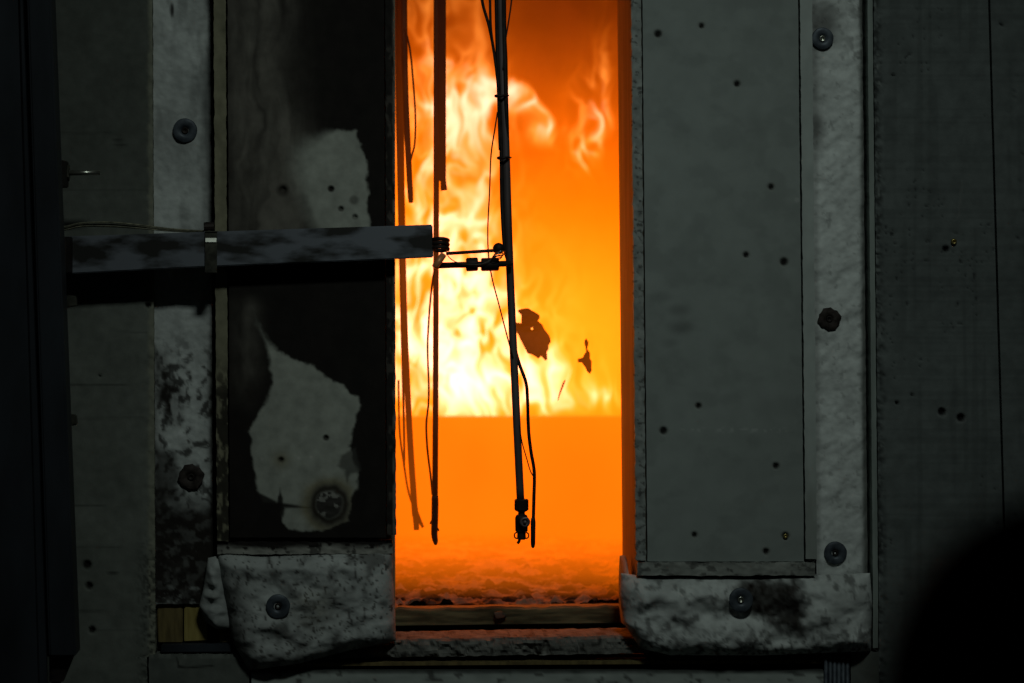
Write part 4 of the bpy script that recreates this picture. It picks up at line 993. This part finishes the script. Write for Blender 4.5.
# ------------------------------------------------------------------ person in the near foreground
def skin_person():
    px, py = 0.366, -4.40
    V_, R_, E_ = [], [], []
    def add(p, r, par=None):
        V_.append(Vector((px + p[0], py + p[1], p[2]))); R_.append(r if isinstance(r, tuple) else (r, r))
        if par is not None: E_.append((par, len(V_) - 1))
        return len(V_) - 1
    pel = add((0, 0, .86), (.155, .11)); w_ = add((0, 0, 1.0), (.14, .10), pel); ch_ = add((0, -.01, 1.17), (.16, .115), w_)
    sh = add((0, -.005, 1.28), (.12, .09), ch_); nk = add((0, .005, 1.345), (.055, .055), sh); hb = add((0, .02, 1.42), (.072, .085), nk)
    hm = add((0, .025, 1.50), (.085, .105), hb); ht = add((0, .02, 1.565), (.065, .08), hm)
    nose = add((0, .125, 1.475), (.014, .016), hm)
    for s_ in (-1, 1):
        a0 = add((s_ * .155, 0, 1.275), .058, sh); a1 = add((s_ * .205, -.015, 1.02), .043, a0); a2 = add((s_ * .215, .03, .83), .030, a1)
        h0 = add((s_ * .213, .045, .775), (.020, .038), a2)
        for k in range(4):
            y0 = .07 - k * .019; L_ = (.068, .078, .072, .056)[k]
            f1 = add((s_ * .212, .035 + y0 * .35 + .01, .735), .0095, h0)
            V_[f1].y = py + y0
            f2 = add((s_ * .208, y0 + .004, .735 - L_ * .55), .0085, f1); f3 = add((s_ * .196, y0 + .006, .735 - L_), .007, f2)
        t1 = add((s_ * .200, .085, .76), .011, h0); t2 = add((s_ * .194, .098, .725), .009, t1)
        l0 = add((s_ * .09, 0, .78), (.088, .09), pel); l1 = add((s_ * .095, .01, .46), .058, l0); l2 = add((s_ * .098, -.01, .10), .042, l1)
        ft = add((s_ * .105, .09, .04), (.042, .035), l2); ft2 = add((s_ * .11, .165, .032), (.036, .026), ft)
        er = add((s_ * .088, .02, 1.485), (.012, .022), hm)
    me = bpy.data.meshes.new('person'); me.from_pydata(V_, E_, [])
    o = bpy.data.objects.new('person_skel', me); COL.objects.link(o)
    o.modifiers.new('s', 'SKIN'); sd = o.modifiers.new('u', 'SUBSURF'); sd.levels = sd.render_levels = 2
    for i, r in enumerate(R_):
        sv = me.skin_vertices[0].data[i]; sv.radius = r; sv.use_root = (i == 0)
    bpy.context.view_layer.update()
    dg = bpy.context.evaluated_depsgraph_get()
    m2 = bpy.data.meshes.new_from_object(o.evaluated_get(dg)); bpy.data.objects.remove(o)
    m2.name = 'person'
    
    m2.materials.clear()
    for mt in (M_skin, M_cloth, M_shoe): m2.materials.append(mt)
    zmin = min(v.co.z for v in m2.vertices)
    for v in m2.vertices: v.co.z -= zmin if v.co.z < .2 else 0
    for p in m2.polygons:
        z = p.center.z; p.use_smooth = True
        p.material_index = 2 if z < .11 else (1 if (z < 1.36 and not (z < .80 and abs(p.center.x - px) > .165)) else 0)
    o = bpy.data.objects.new('person', m2); COL.objects.link(o)
    tag(o, 'blurred black silhouette of a person standing close to the camera, lower right corner', 'person')
    # hair: a cap round the back and top of the head
    hb_ = bmesh.new(); bmesh.ops.create_uvsphere(hb_, u_segments=40, v_segments=24, radius=1)
    for v in hb_.verts:
        x, y, z = v.co
        n = float(fbm(np.array([x * 6 + 9]), np.array([z * 3 + y * 4]), 5)[0])
        v.co = Vector((px + x * .105 * (1 + .04 * n), py + .005 + y * .118 * (1 + .05 * n), 1.505 + z * .112 * (1 + .04 * n)))
    bmesh.ops.delete(hb_, geom=[v for v in hb_.verts if v.co.y - py > .075 and v.co.z < 1.545 or v.co.z < 1.415], context='VERTS')
    hr = bm_obj('hair', hb_, M_hair, o, True)
    md = hr.modifiers.new('thick', 'SOLIDIFY'); md.thickness = .012
    for s_ in (-1, 1):
        eb = bmesh.new(); bmesh.ops.create_uvsphere(eb, u_segments=12, v_segments=8, radius=.010, matrix=Matrix.Translation((px + s_ * .030, py + .106, 1.495)))
        bm_obj('eye', eb, M_hair, o, True)
    mb_ = tube_bm([(px - .022, py + .097, 1.437), (px, py + .108, 1.436), (px + .022, py + .097, 1.437)], .005, 8)
    bm_obj('mouth', mb_, M_copper, o, True)
skin_person()
